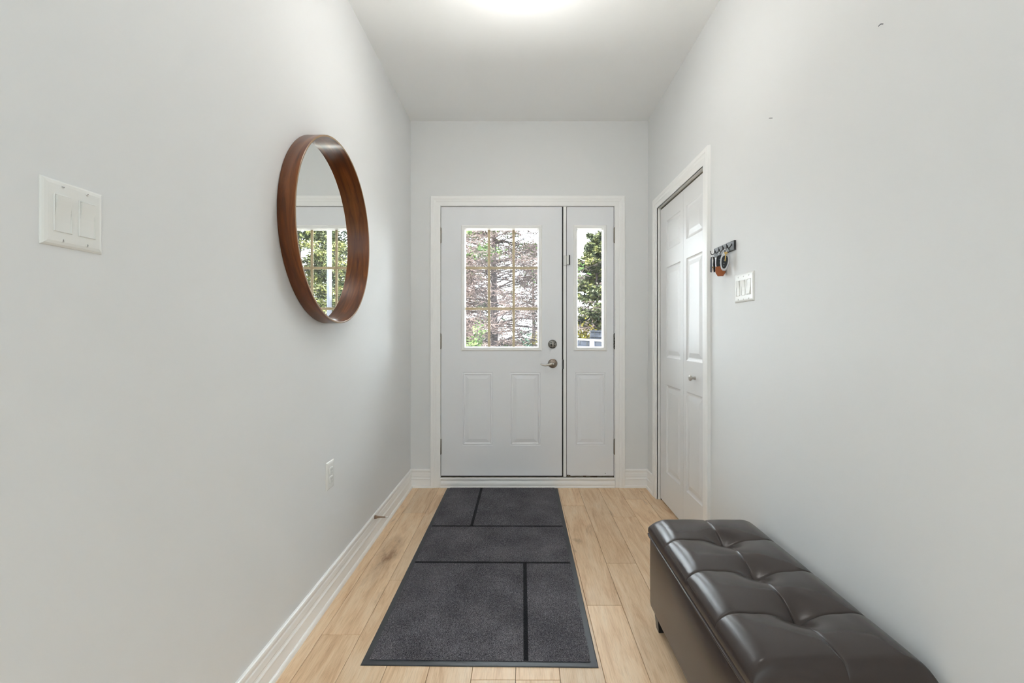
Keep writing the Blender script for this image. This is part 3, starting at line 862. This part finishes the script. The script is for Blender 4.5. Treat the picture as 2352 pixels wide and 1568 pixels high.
def fob_outline(w, h, top=0.8, bot=1.0, n_=36, e=2.6):
    pts = []
    for k in range(n_):
        a = 2*pi*k/n_
        x_ = math.copysign(abs(cos(a))**(2/e), cos(a)); z_ = math.copysign(abs(sin(a))**(2/e), sin(a))
        wd = w/2*(1 + (top-1)*(z_+1)/2*1.0 + (bot-1)*(1-z_)/2)
        pts.append((x_*wd, z_*h/2))
    return pts
# black fob in a tan leather holder
f = local_plate((hx-0.001, HY[2], 0), 0.50)
k2 = empty('leather_key_fob', (hx, HY[2], hb), 'black car key fob in a tan leather holder on the middle rack hook', 'key fob')
mb = MB(); loop_ring(mb, f, hb-0.012, 0.013, 0.0014); mb.obj('ring', M['chrome'], k2)
g_ = lambda a, z, t: f(a, z + 1.497, t)
mb = MB(); blob(mb, g_, fob_outline(0.040, 0.066, 0.92, 1.0), [(0.90, -0.007), (1.0, -0.004), (1.0, 0.004), (0.90, 0.007)]); fb = mb.obj('fob', M['black'], k2)
mb = MB(); mb.add([g_(-0.006, 0.010, 0.0075), g_(0.006, 0.010, 0.0075), g_(0.006, 0.012, 0.0075), g_(-0.006, 0.012, 0.0075), g_(-0.006, -0.006, 0.0075), g_(0.006, -0.006, 0.0075), g_(0.006, -0.0045, 0.0075), g_(-0.006, -0.0045, 0.0075)], [(0,1,2,3), (4,5,6,7)]); mb.obj('button_mark', M['leather_grey'], fb)
mb = MB(); ol = [(-0.021, -0.022), (-0.0215, -0.050), (-0.012, -0.066), (0.012, -0.066), (0.0215, -0.050), (0.021, -0.020)]
mb.loops([[g_(a*s, z, t) for a, z in ol] for s, t in ((0.95, -0.0095), (1, -0.008), (1, 0.008), (0.95, 0.0095))], False, True, True); mb.obj('leather_holder', M['leather_tan'], k2)
# silver rimmed remote
f = local_plate((hx-0.001, HY[1]-0.006, 0), 0.52)
k3 = empty('remote_key_fob', (hx, HY[1], hb), 'silver rimmed black car remote with brass key on the rack', 'key fob')
mb = MB(); loop_ring(mb, f, hb-0.010, 0.013, 0.0016); mb.obj('ring', M['chrome'], k3)
lean = 0.10
g_ = lambda a, z, t: f(a*cos(lean) + z*sin(lean), 1.488 + z*cos(lean) - a*sin(lean), t + 0.012)
mb = MB(); blob(mb, g_, fob_outline(0.044, 0.084, 1.0, 0.72, e=2.3), [(0.88, -0.008), (1.0, -0.004), (1.0, 0.004), (0.90, 0.008)]); mb.obj('rim', M['silver_plastic'], k3)
mb = MB(); blob(mb, lambda a, z, t: g_(a, z-0.002, t), fob_outline(0.031, 0.060, 1.0, 0.72, e=2.3), [(1.0, 0.006), (0.98, 0.0092), (0.9, 0.0098)]); bf = mb.obj('button_face', M['black'], k3)
for q, zz in enumerate((0.006, -0.008, -0.020)):
    mb = MB(); ol = fob_outline(0.006, 0.004, 1, 1, 14, 2); mb.loops([[g_(a-0.002, z+zz, t) for a, z in ol] for t in (0.0095, 0.0104)], False, True, True); mb.obj('button', M['leather_grey'], bf)
mb = MB(); key_shape(mb, lambda a, z, t: g_(a+0.002, z, t), 0.0, 0.022, 0.022, 0.0125); mb.obj('key', M['brass'], k3)

# ------------------------------------------------------------------ door mat
mat_e = empty('door_mat', (-0.14, 2.5, 0), 'long charcoal door mat with black line pattern and rubber edge', 'door mat')
MATC = [(-0.560, 1.592), (0.270, 1.580), (0.277, 3.425), (-0.553, 3.425)]
def mat_pt(s, t):      # bilinear in the mat's outline, s across, t along
    a = np.array(MATC)
    p = (a[0]*(1-s) + a[1]*s)*(1-t) + (a[3]*(1-s) + a[2]*s)*t
    return p
mb = MB()
def mring(ins, z):
    W, Lh = 0.83, 1.84
    a, c = ins/W, ins/Lh
    return [(*mat_pt(a, c), z), (*mat_pt(1-a, c), z), (*mat_pt(1-a, 1-c), z), (*mat_pt(a, 1-c), z)]
mb.loops([mring(0, 0.0004), mring(0, 0.0018), mring(0.003, 0.0030), mring(0.024, 0.0036)], False, True, True)
mb.obj('rubber_backing', M['rubber'], mat_e)
NP = np.random.default_rng(5)
def fibres(name, material, regions, dens, hgt, parent, kind='stuff', mean=0.0028):
    """short upright blades, one triangle each"""
    ps = []
    for (s0, s1, t0, t1, test) in regions:
        cnt = int(dens*abs(s1-s0)*0.83*abs(t1-t0)*1.84)
        s = NP.uniform(s0, s1, cnt); t = NP.uniform(t0, t1, cnt)
        if test is not None:
            k = test(s, t); s, t = s[k], t[k]
        ps.append(np.stack([s, t], 1))
    st_ = np.concatenate(ps); s, t = st_[:, :1], st_[:, 1:]
    A = np.array(MATC)
    p = (A[0]*(1-s) + A[1]*s)*(1-t) + (A[3]*(1-s) + A[2]*s)*t
    n_ = len(p)
    az = NP.uniform(0, 2*pi, n_); w = NP.uniform(0.6, 1.3, n_)*mean*0.5
    h = NP.uniform(0.7, 1.15, n_)*hgt
    d = np.stack([np.cos(az), np.sin(az)], 1)*w[:, None]
    lean_ = NP.normal(0, 0.0022, (n_, 2))
    V = np.zeros((n_, 3, 3))
    V[:, 0, :2] = p - d; V[:, 1, :2] = p + d; V[:, 2, :2] = p + lean_
    V[:, 0, 2] = V[:, 1, 2] = 0.0034; V[:, 2, 2] = 0.0034 + h
    org = np.array(parent.location); V -= org
    me = bpy.data.meshes.new(name)
    me.vertices.add(n_*3); me.vertices.foreach_set('co', V.ravel())
    me.loops.add(n_*3); me.loops.foreach_set('vertex_index', np.arange(n_*3, dtype=np.int32))
    me.polygons.add(n_); me.polygons.foreach_set('loop_start', np.arange(0, n_*3, 3, dtype=np.int32))
    me.polygons.foreach_set('loop_total', np.full(n_, 3, dtype=np.int32))
    me.materials.append(material); me.update(); me.validate()
    o = bpy.data.objects.new(name, me); COL.objects.link(o); o.parent = parent; o['kind'] = kind
    return o
def ts(Y): return (Y - 1.586)/1.84
def ss(X): return (X + 0.5575)/0.83
h1, h2, hw = ts(2.738), ts(2.301), 0.0085/1.84
va, vb, vw = ss(-0.297), ss(0.021), 0.0090/0.83
e0, e1, et0, et1 = 0.024/0.83, 1-0.024/0.83, 0.024/1.84, 1-0.004/1.84
def in_line(s, t):
    return ((abs(t-h1) < hw) | (abs(t-h2) < hw) | ((abs(s-va) < vw) & (t > h1)) | ((abs(s-vb) < vw) & (t < h2)))
# solid pile bed under the blades
mb = MB()
mb.box(0, 0, 0, 0, 0, 0) if False else None
r0 = [(*mat_pt(e0, et0), 0.003), (*mat_pt(e1, et0), 0.003), (*mat_pt(e1, et1), 0.003), (*mat_pt(e0, et1), 0.003)]
r1 = [(x_, y_, 0.0060) for x_, y_, _ in r0]
mb.loops([r0, r1]); mb.obj('pile_bed', M['pile'], mat_e)
fibres('pile', M['pile'], [(e0, e1, et0, et1, lambda s, t: ~in_line(s, t))], 230000, 0.0058, mat_e)
for reg in ((e0, e1, h1-hw, h1+hw), (e0, e1, h2-hw, h2+hw), (va-vw, va+vw, h1, et1), (vb-vw, vb+vw, et0, h2)):
    a, c, d, e = reg
    mb = MB(); q0 = [(*mat_pt(a, d), 0.005), (*mat_pt(c, d), 0.005), (*mat_pt(c, e), 0.005), (*mat_pt(a, e), 0.005)]
    mb.loops([q0, [(x_, y_, 0.0064) for x_, y_, _ in q0]]); ln = mb.obj('black_line', M['pile_black'], mat_e)
    fibres('line_pile', M['pile_black'], [(a, c, d, e, None)], 260000, 0.0045, ln)
for o in list(COL.objects):
    if o.name.startswith('line_pile'):
        # fibres were laid out from the line's own (zero) location: shift to the mat's origin
        co = np.empty(len(o.data.vertices)*3); o.data.vertices.foreach_get('co', co)
        co = co.reshape(-1, 3) - np.array(mat_e.location); o.data.vertices.foreach_set('co', co.ravel())

# ------------------------------------------------------------------ leather bench
BX0, BX1, BY0, BY1 = 0.520, 0.941, 1.022, 1.858
bench = empty('storage_bench', ((BX0+BX1)/2, (BY0+BY1)/2, 0), 'dark brown tufted leather storage bench against the white wall', 'bench')
# body: box with slightly rounded vertical edges
def rrect(x0, x1, y0, y1, r, n_=6):
    out = []
    for (cx, cy, a0) in ((x1-r, y1-r, 0), (x0+r, y1-r, pi/2), (x0+r, y0+r, pi), (x1-r, y0+r, 3*pi/2)):
        for k in range(n_+1):
            a = a0 + pi/2*k/n_; out.append((cx + r*cos(a), cy + r*sin(a)))
    return out
mb = MB()
rings = []
for ins, z in ((0.012, 0.056), (0.004, 0.058), (0.0015, 0.062), (0.0, 0.075), (-0.001, 0.20), (0.0, 0.325), (0.003, 0.336), (0.012, 0.339)):
    rings.append([(x_, y_, z) for x_, y_ in rrect(BX0+0.004+ins, BX1-0.004-ins, BY0+0.004+ins, BY1-0.004-ins, 0.012)])
mb.loops(rings, True, True, True); mb.obj('body', M['leather'], bench)
for (x_, y_) in ((BX0+0.032, BY0+0.05), (BX0+0.032, BY1-0.075), (BX1-0.03, BY0+0.05), (BX1-0.03, BY1-0.075)):
    mb = MB(); mb.loops([[(x_+sx*w_, y_+sy*w_, z) for sx, sy in ((-1,-1),(1,-1),(1,1),(-1,1))] for w_, z in ((0.017, 0.0), (0.021, 0.045), (0.022, 0.060))], False, True, True)
    mb.obj('leg', M['black'], bench)
# lid: nonuniform grid so that seams and edges are sharp
def clustered(a, c, seams_, n_):
    base = list(np.linspace(a, c, n_))
    e_ = (c-a)
    for k in range(1, 14):
        q = 0.055*(1-cos(pi/2*k/14)); base += [a+q, c-q]
    for s_ in seams_:
        for q in (0, 0.0008, 0.0016, 0.0026, 0.004, 0.006, 0.009, 0.013): base += [s_-q, s_+q]
    base = sorted(base); out = [base[0]]
    for q in base[1:]:
        if q - out[-1] > 0.0004: out.append(q)
    out[-1] = c
    return np.array(out)
bxm = 0.738
buttons = [1.655, 1.437, 1.220]
gx = clustered(BX0, BX1, [bxm], 60); gy = clustered(BY0, BY1, buttons, 110)
XX, YY = np.meshgrid(gx, gy)
def edge_h(d, r):
    q = np.clip(d, 0, r); return np.sqrt(np.maximum(r*r - (r-q)**2, 0))/r
ZS, ZT = 0.370, 0.415
hxv = edge_h(np.minimum(XX-BX0, BX1-XX), 0.066)
hyv = edge_h(np.minimum((YY-BY0)*1.5, BY1-YY), 0.045)
Zl = ZS + (ZT-ZS)*hxv*hyv
# crown of the cells
U = np.clip((XX-BX0)/(BX1-BX0), 0, 1)
Zl += 0.012*np.sin(pi*U)*hyv
cells = [BY1] + buttons + [BY0]
pill = np.zeros_like(Zl)
for k in range(4):
    a, c = cells[k+1], cells[k]
    tt = np.clip((YY-a)/(c-a), 0, 1); pill = np.where((YY >= a) & (YY <= c), np.sin(pi*tt)**0.7, pill)
xh = np.where(XX < bxm, (XX-BX0)/(bxm-BX0), (BX1-XX)/(BX1-bxm)); xh = np.clip(xh, 0, 1)
pillx = np.sin(pi*np.clip(0.5 + (xh)*0.5, 0, 1))**0.7           # 1 at the rim, 0 at the centre seam
inner = np.clip(xh*2.2, 0, 1)
Zl -= 0.010*(1-pill)*inner*hxv*hyv                               # transverse valleys
Zl -= 0.009*(1-pillx)*hyv*hxv                                    # long valley
for yb in buttons:
    r2 = ((XX-bxm)**2 + ((YY-yb)*0.95)**2)
    Zl -= 0.022*np.exp(-r2/0.055**2) + 0.016*np.exp(-np.sqrt(r2)/0.016)
    Zl -= 0.0045*np.exp(-np.abs(YY-yb)/0.0022)*hxv**0.5            # stitched seam
Zl -= 0.0045*np.exp(-np.abs(XX-bxm)/0.0022)*hyv**0.5
ny, nx = XX.shape
V = np.stack([XX, YY, Zl], -1).reshape(-1, 3)
faces = [(j*nx+i, j*nx+i+1, (j+1)*nx+i+1, (j+1)*nx+i) for j in range(ny-1) for i in range(nx-1)]
mb = MB(); mb.add(V, faces, True)
# skirt down to the lid's lower edge with a rolled welt
per = [(0, i) for i in range(nx)] + [(j, nx-1) for j in range(1, ny)] + [(ny-1, i) for i in range(nx-2, -1, -1)] + [(j, 0) for j in range(ny-2, 0, -1)]
top = [V[j*nx+i] for j, i in per]
cx_, cy_ = (BX0+BX1)/2, (BY0+BY1)/2
def off(p, o_, z):
    nxv = (1 if p[0] > BX1-1e-6 else -1 if p[0] < BX0+1e-6 else 0); nyv = (1 if p[1] > BY1-1e-6 else -1 if p[1] < BY0+1e-6 else 0)
    return (p[0]+nxv*o_, p[1]+nyv*o_, z)
rings = [[tuple(p) for p in top]]
for o_, z in ((0.001, 0.357), (0.0005, 0.352), (-0.001, 0.349), (0.0015, 0.347), (0.003, 0.3445), (0.0015, 0.342), (-0.006, 0.341)):
    rings.append([off(p, o_, z if True else 0) for p in top])
mb.loops(rings, True, False, False)
lid = mb.obj('lid', M['leather'], bench)
mb = MB()
lp = rrect(BX0-0.0005, BX1+0.0005, BY0-0.0005, BY1+0.0005, 0.010)
lp = lp + lp[:2]
mb.tube([(x_, y_, 0.3425) for x_, y_ in lp], 0.0042, 8); mb.obj('piping', M['leather'], lid)

# ------------------------------------------------------------------ outdoors
ZG = -0.60
b = MB(); b.box(-40, 40, YB+0.16, 70, ZG-0.2, ZG)
o = MB(); o.box(-1.2, 1.2, YB+0.17, 4.75, ZG, -0.09, 0.01)
o = o.obj('bounce_slab', M['concrete']); tag(o, 'unseen pale concrete slab added outside the front door to bounce light', 'bounce_slab', None, 'structure')  # unseen slab, added to throw daylight up to the hall ceiling
o = MB(); o.box(-3.6, 2.6, 4.76, 7.3, ZG, ZG+0.05, 0.01)
o = o.obj('bounce_paving', M['concrete']); tag(o, 'unseen pale concrete paving added on the lawn to bounce light', 'bounce_paving', None, 'structure')  # unseen paving, added to strengthen the light bounced indoors
o = b.obj('ground', M['ground']); tag(o, 'dry lawn outside the front door', 'ground', None, 'structure')

def seg_mesh(name, segs, material, parent, sides=4, kind=None):
    """segs: array (n, 8) of p0 p1 r0 r1 -> open tapered prisms in one mesh"""
    s = np.asarray(segs, float); n_ = len(s)
    p0, p1, r0, r1 = s[:, :3], s[:, 3:6], s[:, 6], s[:, 7]
    t = p1 - p0; t /= np.maximum(np.linalg.norm(t, axis=1, keepdims=True), 1e-9)
    ref = np.where(np.abs(t[:, 2:3]) < 0.9, np.array([[0, 0, 1.0]]), np.array([[1.0, 0, 0]]))
    u_ = np.cross(t, ref); u_ /= np.linalg.norm(u_, axis=1, keepdims=True); w = np.cross(t, u_)
    V = np.zeros((n_, 2, sides, 3))
    for k in range(sides):
        a = 2*pi*k/sides; d = u_*cos(a) + w*sin(a)
        V[:, 0, k] = p0 + d*r0[:, None]; V[:, 1, k] = p1 + d*r1[:, None]
    V -= np.array(world_loc(parent))
    base = (np.arange(n_)*2*sides)[:, None, None]
    k = np.arange(sides); k2 = (k+1) % sides
    quad = np.stack([k, k2, k2+sides, k+sides], -1)[None] + base
    return raw_mesh(name, V.reshape(-1, 3), quad.reshape(-1, 4), material, parent, kind, True)
def raw_mesh(name, V, Q, material, parent, kind=None, smooth=False):
    me = bpy.data.meshes.new(name); n_ = len(Q); c = Q.shape[1]
    me.vertices.add(len(V)); me.vertices.foreach_set('co', np.ascontiguousarray(V, dtype=np.float32).ravel())
    me.loops.add(n_*c); me.loops.foreach_set('vertex_index', Q.astype(np.int32).ravel())
    me.polygons.add(n_); me.polygons.foreach_set('loop_start', np.arange(0, n_*c, c, dtype=np.int32)); me.polygons.foreach_set('loop_total', np.full(n_, c, dtype=np.int32))
    me.polygons.foreach_set('use_smooth', np.full(n_, smooth))
    me.materials.append(material); me.update()
    o = bpy.data.objects.new(name, me); COL.objects.link(o)
    if parent is not None: o.parent = parent
    if kind: o['kind'] = kind
    return o
def needle_mesh(name, C, size, material, parent, drop=0.0, kind='stuff', long=2.4):
    """diamond leaves round the points C, random orientation"""
    n_ = len(C); rg = NP
    d = rg.normal(0, 1, (n_, 3)); d[:, 2] = d[:, 2]*0.5 - drop; d /= np.linalg.norm(d, axis=1, keepdims=True)
    e = rg.normal(0, 1, (n_, 3)); e -= d*(e*d).sum(1, keepdims=True); e /= np.linalg.norm(e, axis=1, keepdims=True)
    sz = (rg.uniform(0.6, 1.3, n_)*size)[:, None]
    V = np.stack([C - d*sz*long/2, C + e*sz*0.5, C + d*sz*long/2, C - e*sz*0.5], 1) - np.array(world_loc(parent))
    return raw_mesh(name, V.reshape(-1, 3), np.arange(n_*4).reshape(-1, 4), material, parent, kind)

def conifer(label, x, y, H, R, seed, bark, twig, leaf=None, leaf_n=0, leaf_size=0.03, spread=0.06, trunk_r=0.11, whorl=0.30, per=7, tw=(9, 6), lean=0.0, z_first=0.3,
            cat='tree', rise=(0.1, 0.5), twig_r=0.006, droop=0.28, hmax=7.0, shape=0.9, leaf_long=2.4, patches=None):
    rg = np.random.default_rng(seed)
    e = empty('conifer_tree', (x, y, ZG), label, cat, 'trees outside the door')
    # trunk
    tp = []
    nseg = 26
    for k in range(nseg+1):
        t = k/nseg; tp.append((x + lean*t*H + rg.normal(0, 0.012), y + rg.normal(0, 0.012), ZG + H*t))
    mbt = MB(); mbt.tube(tp, [trunk_r*(1-0.93*k/nseg)*(1+0.06*sin(k*2.1)) for k in range(nseg+1)], 12); mbt.obj('trunk', bark, e)
    big, small, pts = [], [], []
    z = z_first
    while z < min(H*0.985, hmax):
        frac = z/H
        for k in range(per):
            az = rg.uniform(0, 2*pi); Lb = R*(max(1-frac, 0.02)**shape)*rg.uniform(0.55, 1.1) + 0.12
            up = rise[0] + (rise[1]-rise[0])*frac + rg.normal(0, 0.14)
            p = np.array((x + lean*z, y, ZG + z + rg.uniform(-whorl/2, whorl/2))); d = np.array((cos(az)*cos(up), sin(az)*cos(up), sin(up)))
            ns = 8; r = trunk_r*0.20*(1-frac*0.6)*rg.uniform(0.5, 1.2) + 0.003
            for s_ in range(ns):
                q = p + d*Lb/ns; rr0, rr1 = r*(1-s_/ns*0.85), r*(1-(s_+1)/ns*0.85)
                big.append((*p, *q, rr0, rr1))
                d = d + np.array((0, 0, -droop/ns + (0.05 if s_ > 5 else 0))) + rg.normal(0, 0.07, 3); d /= np.linalg.norm(d)
                if s_ >= 1:
                    for _ in range(max(1, tw[0]*2//ns)):
                        sd = np.cross(d, (0, 0, 1.0))*rg.choice((-1, 1)); sd = sd + d*rg.uniform(0.3, 1.0) + rg.normal(0, 0.25, 3); sd /= np.linalg.norm(sd)
                        Lt = Lb*rg.uniform(0.12, 0.34)*(1 - 0.5*s_/ns); a = p + (q-p)*rg.uniform(0, 1); c_ = a
                        for j in range(3):
                            f_ = c_ + sd*Lt/3; small.append((*c_, *f_, twig_r*(1-j*0.25), twig_r*(0.75-j*0.25))); 
                            sd = sd + np.array((0, 0, -0.10)) + rg.normal(0, 0.16, 3); sd /= np.linalg.norm(sd)
                            for _j in range(max(1, tw[1]//3)):
                                td_ = sd + rg.normal(0, 0.6, 3); td_ /= np.linalg.norm(td_); o_ = c_ + (f_-c_)*rg.uniform(0, 1); g2 = o_ + td_*Lt*rg.uniform(0.12, 0.36)
                                small.append((*o_, *g2, twig_r*0.55, twig_r*0.25)); pts.append(g2); pts.append((o_+g2)/2)
                            c_ = f_; pts.append(f_)
                p = q
        z += whorl
    seg_mesh('branches', big, bark, e, 5, 'stuff')
    seg_mesh('twigs', small, twig, e, 3, 'stuff')
    if leaf is not None and leaf_n:
        P = np.array(pts); idx = NP.integers(0, len(P), leaf_n); C = P[idx] + NP.normal(0, spread, (leaf_n, 3))
        needle_mesh('needles', C, leaf_size, leaf, e, 0.15, long=leaf_long)
    if patches:
        m_, cnt, per_, sz, spr = patches
        P = np.array(pts); C = P[NP.integers(0, len(P), cnt)]
        C = np.repeat(C, per_, 0) + NP.normal(0, 1, (cnt*per_, 3))*np.array((spr*1.5, spr*1.5, spr*0.7))
        needle_mesh('green_sprays', C, sz, m_, e, 0.15)
    return e

def shrub(label, x, y, w, h, n_, material, size=0.05, seed=1, name='shrub'):
    rg = np.random.default_rng(seed)
    e = empty(name, (x, y, ZG), label, 'shrub', 'shrubs outside the door')
    segs, pts = [], []
    for k in range(26):
        az = rg.uniform(0, 2*pi); rad = w/2*sqrt(rg.uniform(0, 1)); tip = np.array((x + rad*cos(az), y + rad*sin(az), ZG + h*rg.uniform(0.55, 1.0)*(1-0.35*(rad/(w/2))**2)))
        b0 = np.array((x + rg.normal(0, 0.06), y + rg.normal(0, 0.06), ZG)); mid = (b0+tip)/2 + rg.normal(0, 0.06, 3)
        segs += [(*b0, *mid, 0.012, 0.009), (*mid, *tip, 0.009, 0.003)]
        pts += [tip, mid*0.4+tip*0.6, mid, tip*0.8+mid*0.2]
    seg_mesh('stems', segs, M['bark'], e, 4)
    P = np.array(pts); C = P[NP.integers(0, len(P), n_)] + NP.normal(0, min(w, h)*0.10, (n_, 3))
    needle_mesh('leaves', C, size, material, e, 0.0, long=1.8)
    return e

# trees seen through the door window
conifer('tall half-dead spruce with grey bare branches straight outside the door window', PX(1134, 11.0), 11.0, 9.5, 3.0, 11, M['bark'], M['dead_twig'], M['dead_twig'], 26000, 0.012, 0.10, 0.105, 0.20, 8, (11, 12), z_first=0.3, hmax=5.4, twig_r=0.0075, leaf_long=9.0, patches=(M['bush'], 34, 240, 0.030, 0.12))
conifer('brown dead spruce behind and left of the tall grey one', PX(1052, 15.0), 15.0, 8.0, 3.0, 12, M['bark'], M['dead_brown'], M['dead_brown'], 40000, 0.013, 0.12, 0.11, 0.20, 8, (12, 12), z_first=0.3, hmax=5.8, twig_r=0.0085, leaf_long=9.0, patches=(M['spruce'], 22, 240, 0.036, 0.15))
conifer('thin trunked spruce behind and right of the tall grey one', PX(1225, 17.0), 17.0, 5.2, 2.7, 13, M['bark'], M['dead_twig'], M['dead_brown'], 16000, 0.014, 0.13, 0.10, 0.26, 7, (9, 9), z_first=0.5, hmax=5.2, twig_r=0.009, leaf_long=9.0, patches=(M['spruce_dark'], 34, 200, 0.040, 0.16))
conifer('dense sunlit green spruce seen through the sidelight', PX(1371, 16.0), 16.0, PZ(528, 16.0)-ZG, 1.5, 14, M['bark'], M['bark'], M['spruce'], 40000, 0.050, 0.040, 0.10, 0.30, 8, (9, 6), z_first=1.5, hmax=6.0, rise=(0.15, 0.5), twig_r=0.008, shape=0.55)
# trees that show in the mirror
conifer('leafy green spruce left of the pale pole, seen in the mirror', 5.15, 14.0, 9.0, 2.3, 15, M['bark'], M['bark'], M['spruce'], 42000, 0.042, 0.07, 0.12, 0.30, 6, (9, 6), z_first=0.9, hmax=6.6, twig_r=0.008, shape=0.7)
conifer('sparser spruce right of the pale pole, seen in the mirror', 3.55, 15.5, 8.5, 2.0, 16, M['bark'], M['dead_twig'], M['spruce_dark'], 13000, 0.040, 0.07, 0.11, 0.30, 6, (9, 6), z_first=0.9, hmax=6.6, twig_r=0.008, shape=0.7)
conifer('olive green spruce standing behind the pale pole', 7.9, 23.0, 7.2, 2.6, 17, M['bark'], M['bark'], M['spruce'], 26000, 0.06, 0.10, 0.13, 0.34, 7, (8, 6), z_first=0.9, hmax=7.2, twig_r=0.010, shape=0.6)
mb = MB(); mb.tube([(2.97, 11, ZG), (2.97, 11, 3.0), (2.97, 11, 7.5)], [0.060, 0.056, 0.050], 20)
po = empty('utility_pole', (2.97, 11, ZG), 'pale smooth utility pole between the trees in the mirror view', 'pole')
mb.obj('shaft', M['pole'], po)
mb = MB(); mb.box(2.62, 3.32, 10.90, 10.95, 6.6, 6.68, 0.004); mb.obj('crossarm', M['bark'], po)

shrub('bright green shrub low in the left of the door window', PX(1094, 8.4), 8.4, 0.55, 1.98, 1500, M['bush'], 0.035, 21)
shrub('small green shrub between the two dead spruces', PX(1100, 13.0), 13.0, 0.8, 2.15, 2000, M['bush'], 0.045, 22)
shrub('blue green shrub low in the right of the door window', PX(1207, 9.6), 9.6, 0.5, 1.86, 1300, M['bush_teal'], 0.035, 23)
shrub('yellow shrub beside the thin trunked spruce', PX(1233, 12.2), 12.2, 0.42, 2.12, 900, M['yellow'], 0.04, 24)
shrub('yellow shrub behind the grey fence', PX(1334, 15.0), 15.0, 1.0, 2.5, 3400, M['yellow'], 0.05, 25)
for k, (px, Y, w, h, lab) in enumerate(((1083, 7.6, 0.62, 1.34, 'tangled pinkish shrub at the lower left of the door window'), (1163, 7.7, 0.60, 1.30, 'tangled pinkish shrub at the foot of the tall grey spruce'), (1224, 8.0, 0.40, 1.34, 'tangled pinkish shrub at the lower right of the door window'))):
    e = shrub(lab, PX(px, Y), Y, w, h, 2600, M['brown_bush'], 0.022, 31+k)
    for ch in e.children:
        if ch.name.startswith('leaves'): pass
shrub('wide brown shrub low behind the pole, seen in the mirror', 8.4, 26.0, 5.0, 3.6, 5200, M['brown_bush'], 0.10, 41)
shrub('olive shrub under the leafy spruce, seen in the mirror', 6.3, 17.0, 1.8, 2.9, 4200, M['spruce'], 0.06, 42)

# grey board fence with pale top rail, beyond the sidelight
def fence(label, x0, x1, Y, ztop, pitch, slope, seed, name='board_fence', bw=0.14, posts=(), cap='fence_cap'):
    rg = random.Random(seed)
    e = empty(name, ((x0+x1)/2, Y, ZG), label, 'fence')
    x_ = x0
    while x_ < x1 - 0.02:
        zt_ = ztop + slope*(x_-x0) - 0.02
        mb = MB(); mb.box(x_+0.003, min(x_+bw-0.003, x1), Y, Y+0.02+rg.uniform(0, 0.004), ZG+0.04, zt_, 0.002); mb.obj('board', M['fence'], e)
        x_ += bw
    for dz_, hh, m_ in ((0.0, 0.038, cap), (-0.14, 0.05, 'fence'), (-1.2, 0.08, 'fence')):
        mb = MB(); za, zb = ztop+dz_, ztop+dz_+slope*(x1-x0)
        q = [(x0, Y-0.04, za-hh), (x0, Y+0.05, za-hh), (x0, Y+0.05, za), (x0, Y-0.04, za)]; q2 = [(x1, Y-0.04, zb-hh), (x1, Y+0.05, zb-hh), (x1, Y+0.05, zb), (x1, Y-0.04, zb)]
        mb.loops([q, q2], False, True, True); mb.obj('rail', M[m_], e)
    for xp in posts:
        mb = MB(); mb.box(xp-0.045, xp+0.045, Y-0.07, Y+0.02, ZG, ztop+slope*(xp-x0)-0.015, 0.004); mb.obj('post', M['pole'], e)
    return e
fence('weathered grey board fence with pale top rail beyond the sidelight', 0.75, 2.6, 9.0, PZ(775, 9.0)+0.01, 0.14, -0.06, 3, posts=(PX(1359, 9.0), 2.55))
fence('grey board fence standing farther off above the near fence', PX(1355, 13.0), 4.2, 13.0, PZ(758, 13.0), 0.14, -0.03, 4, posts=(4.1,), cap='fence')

# dark shed far off on the left
sh = empty('garden_shed', (PX(1086, 24), 24.5, ZG), 'dark roofed shed low at the left of the door window', 'shed')
xs_ = PX(1086, 24)
mb = MB(); mb.box(xs_-1.0, xs_+0.42, 23.8, 25.6, ZG, 1.15); mb.obj('walls', M['shed_wall'], sh)
mb = MB(); mb.loops([[(xs_-1.2, 23.6, 1.12), (xs_-1.2, 25.8, 1.12), (xs_-1.2, 24.7, 2.0)], [(xs_+0.6, 23.6, 1.12), (xs_+0.6, 25.8, 1.12), (xs_+0.35, 24.7, 2.0)]], False, True, True); mb.obj('roof', M['roof_dark'], sh)
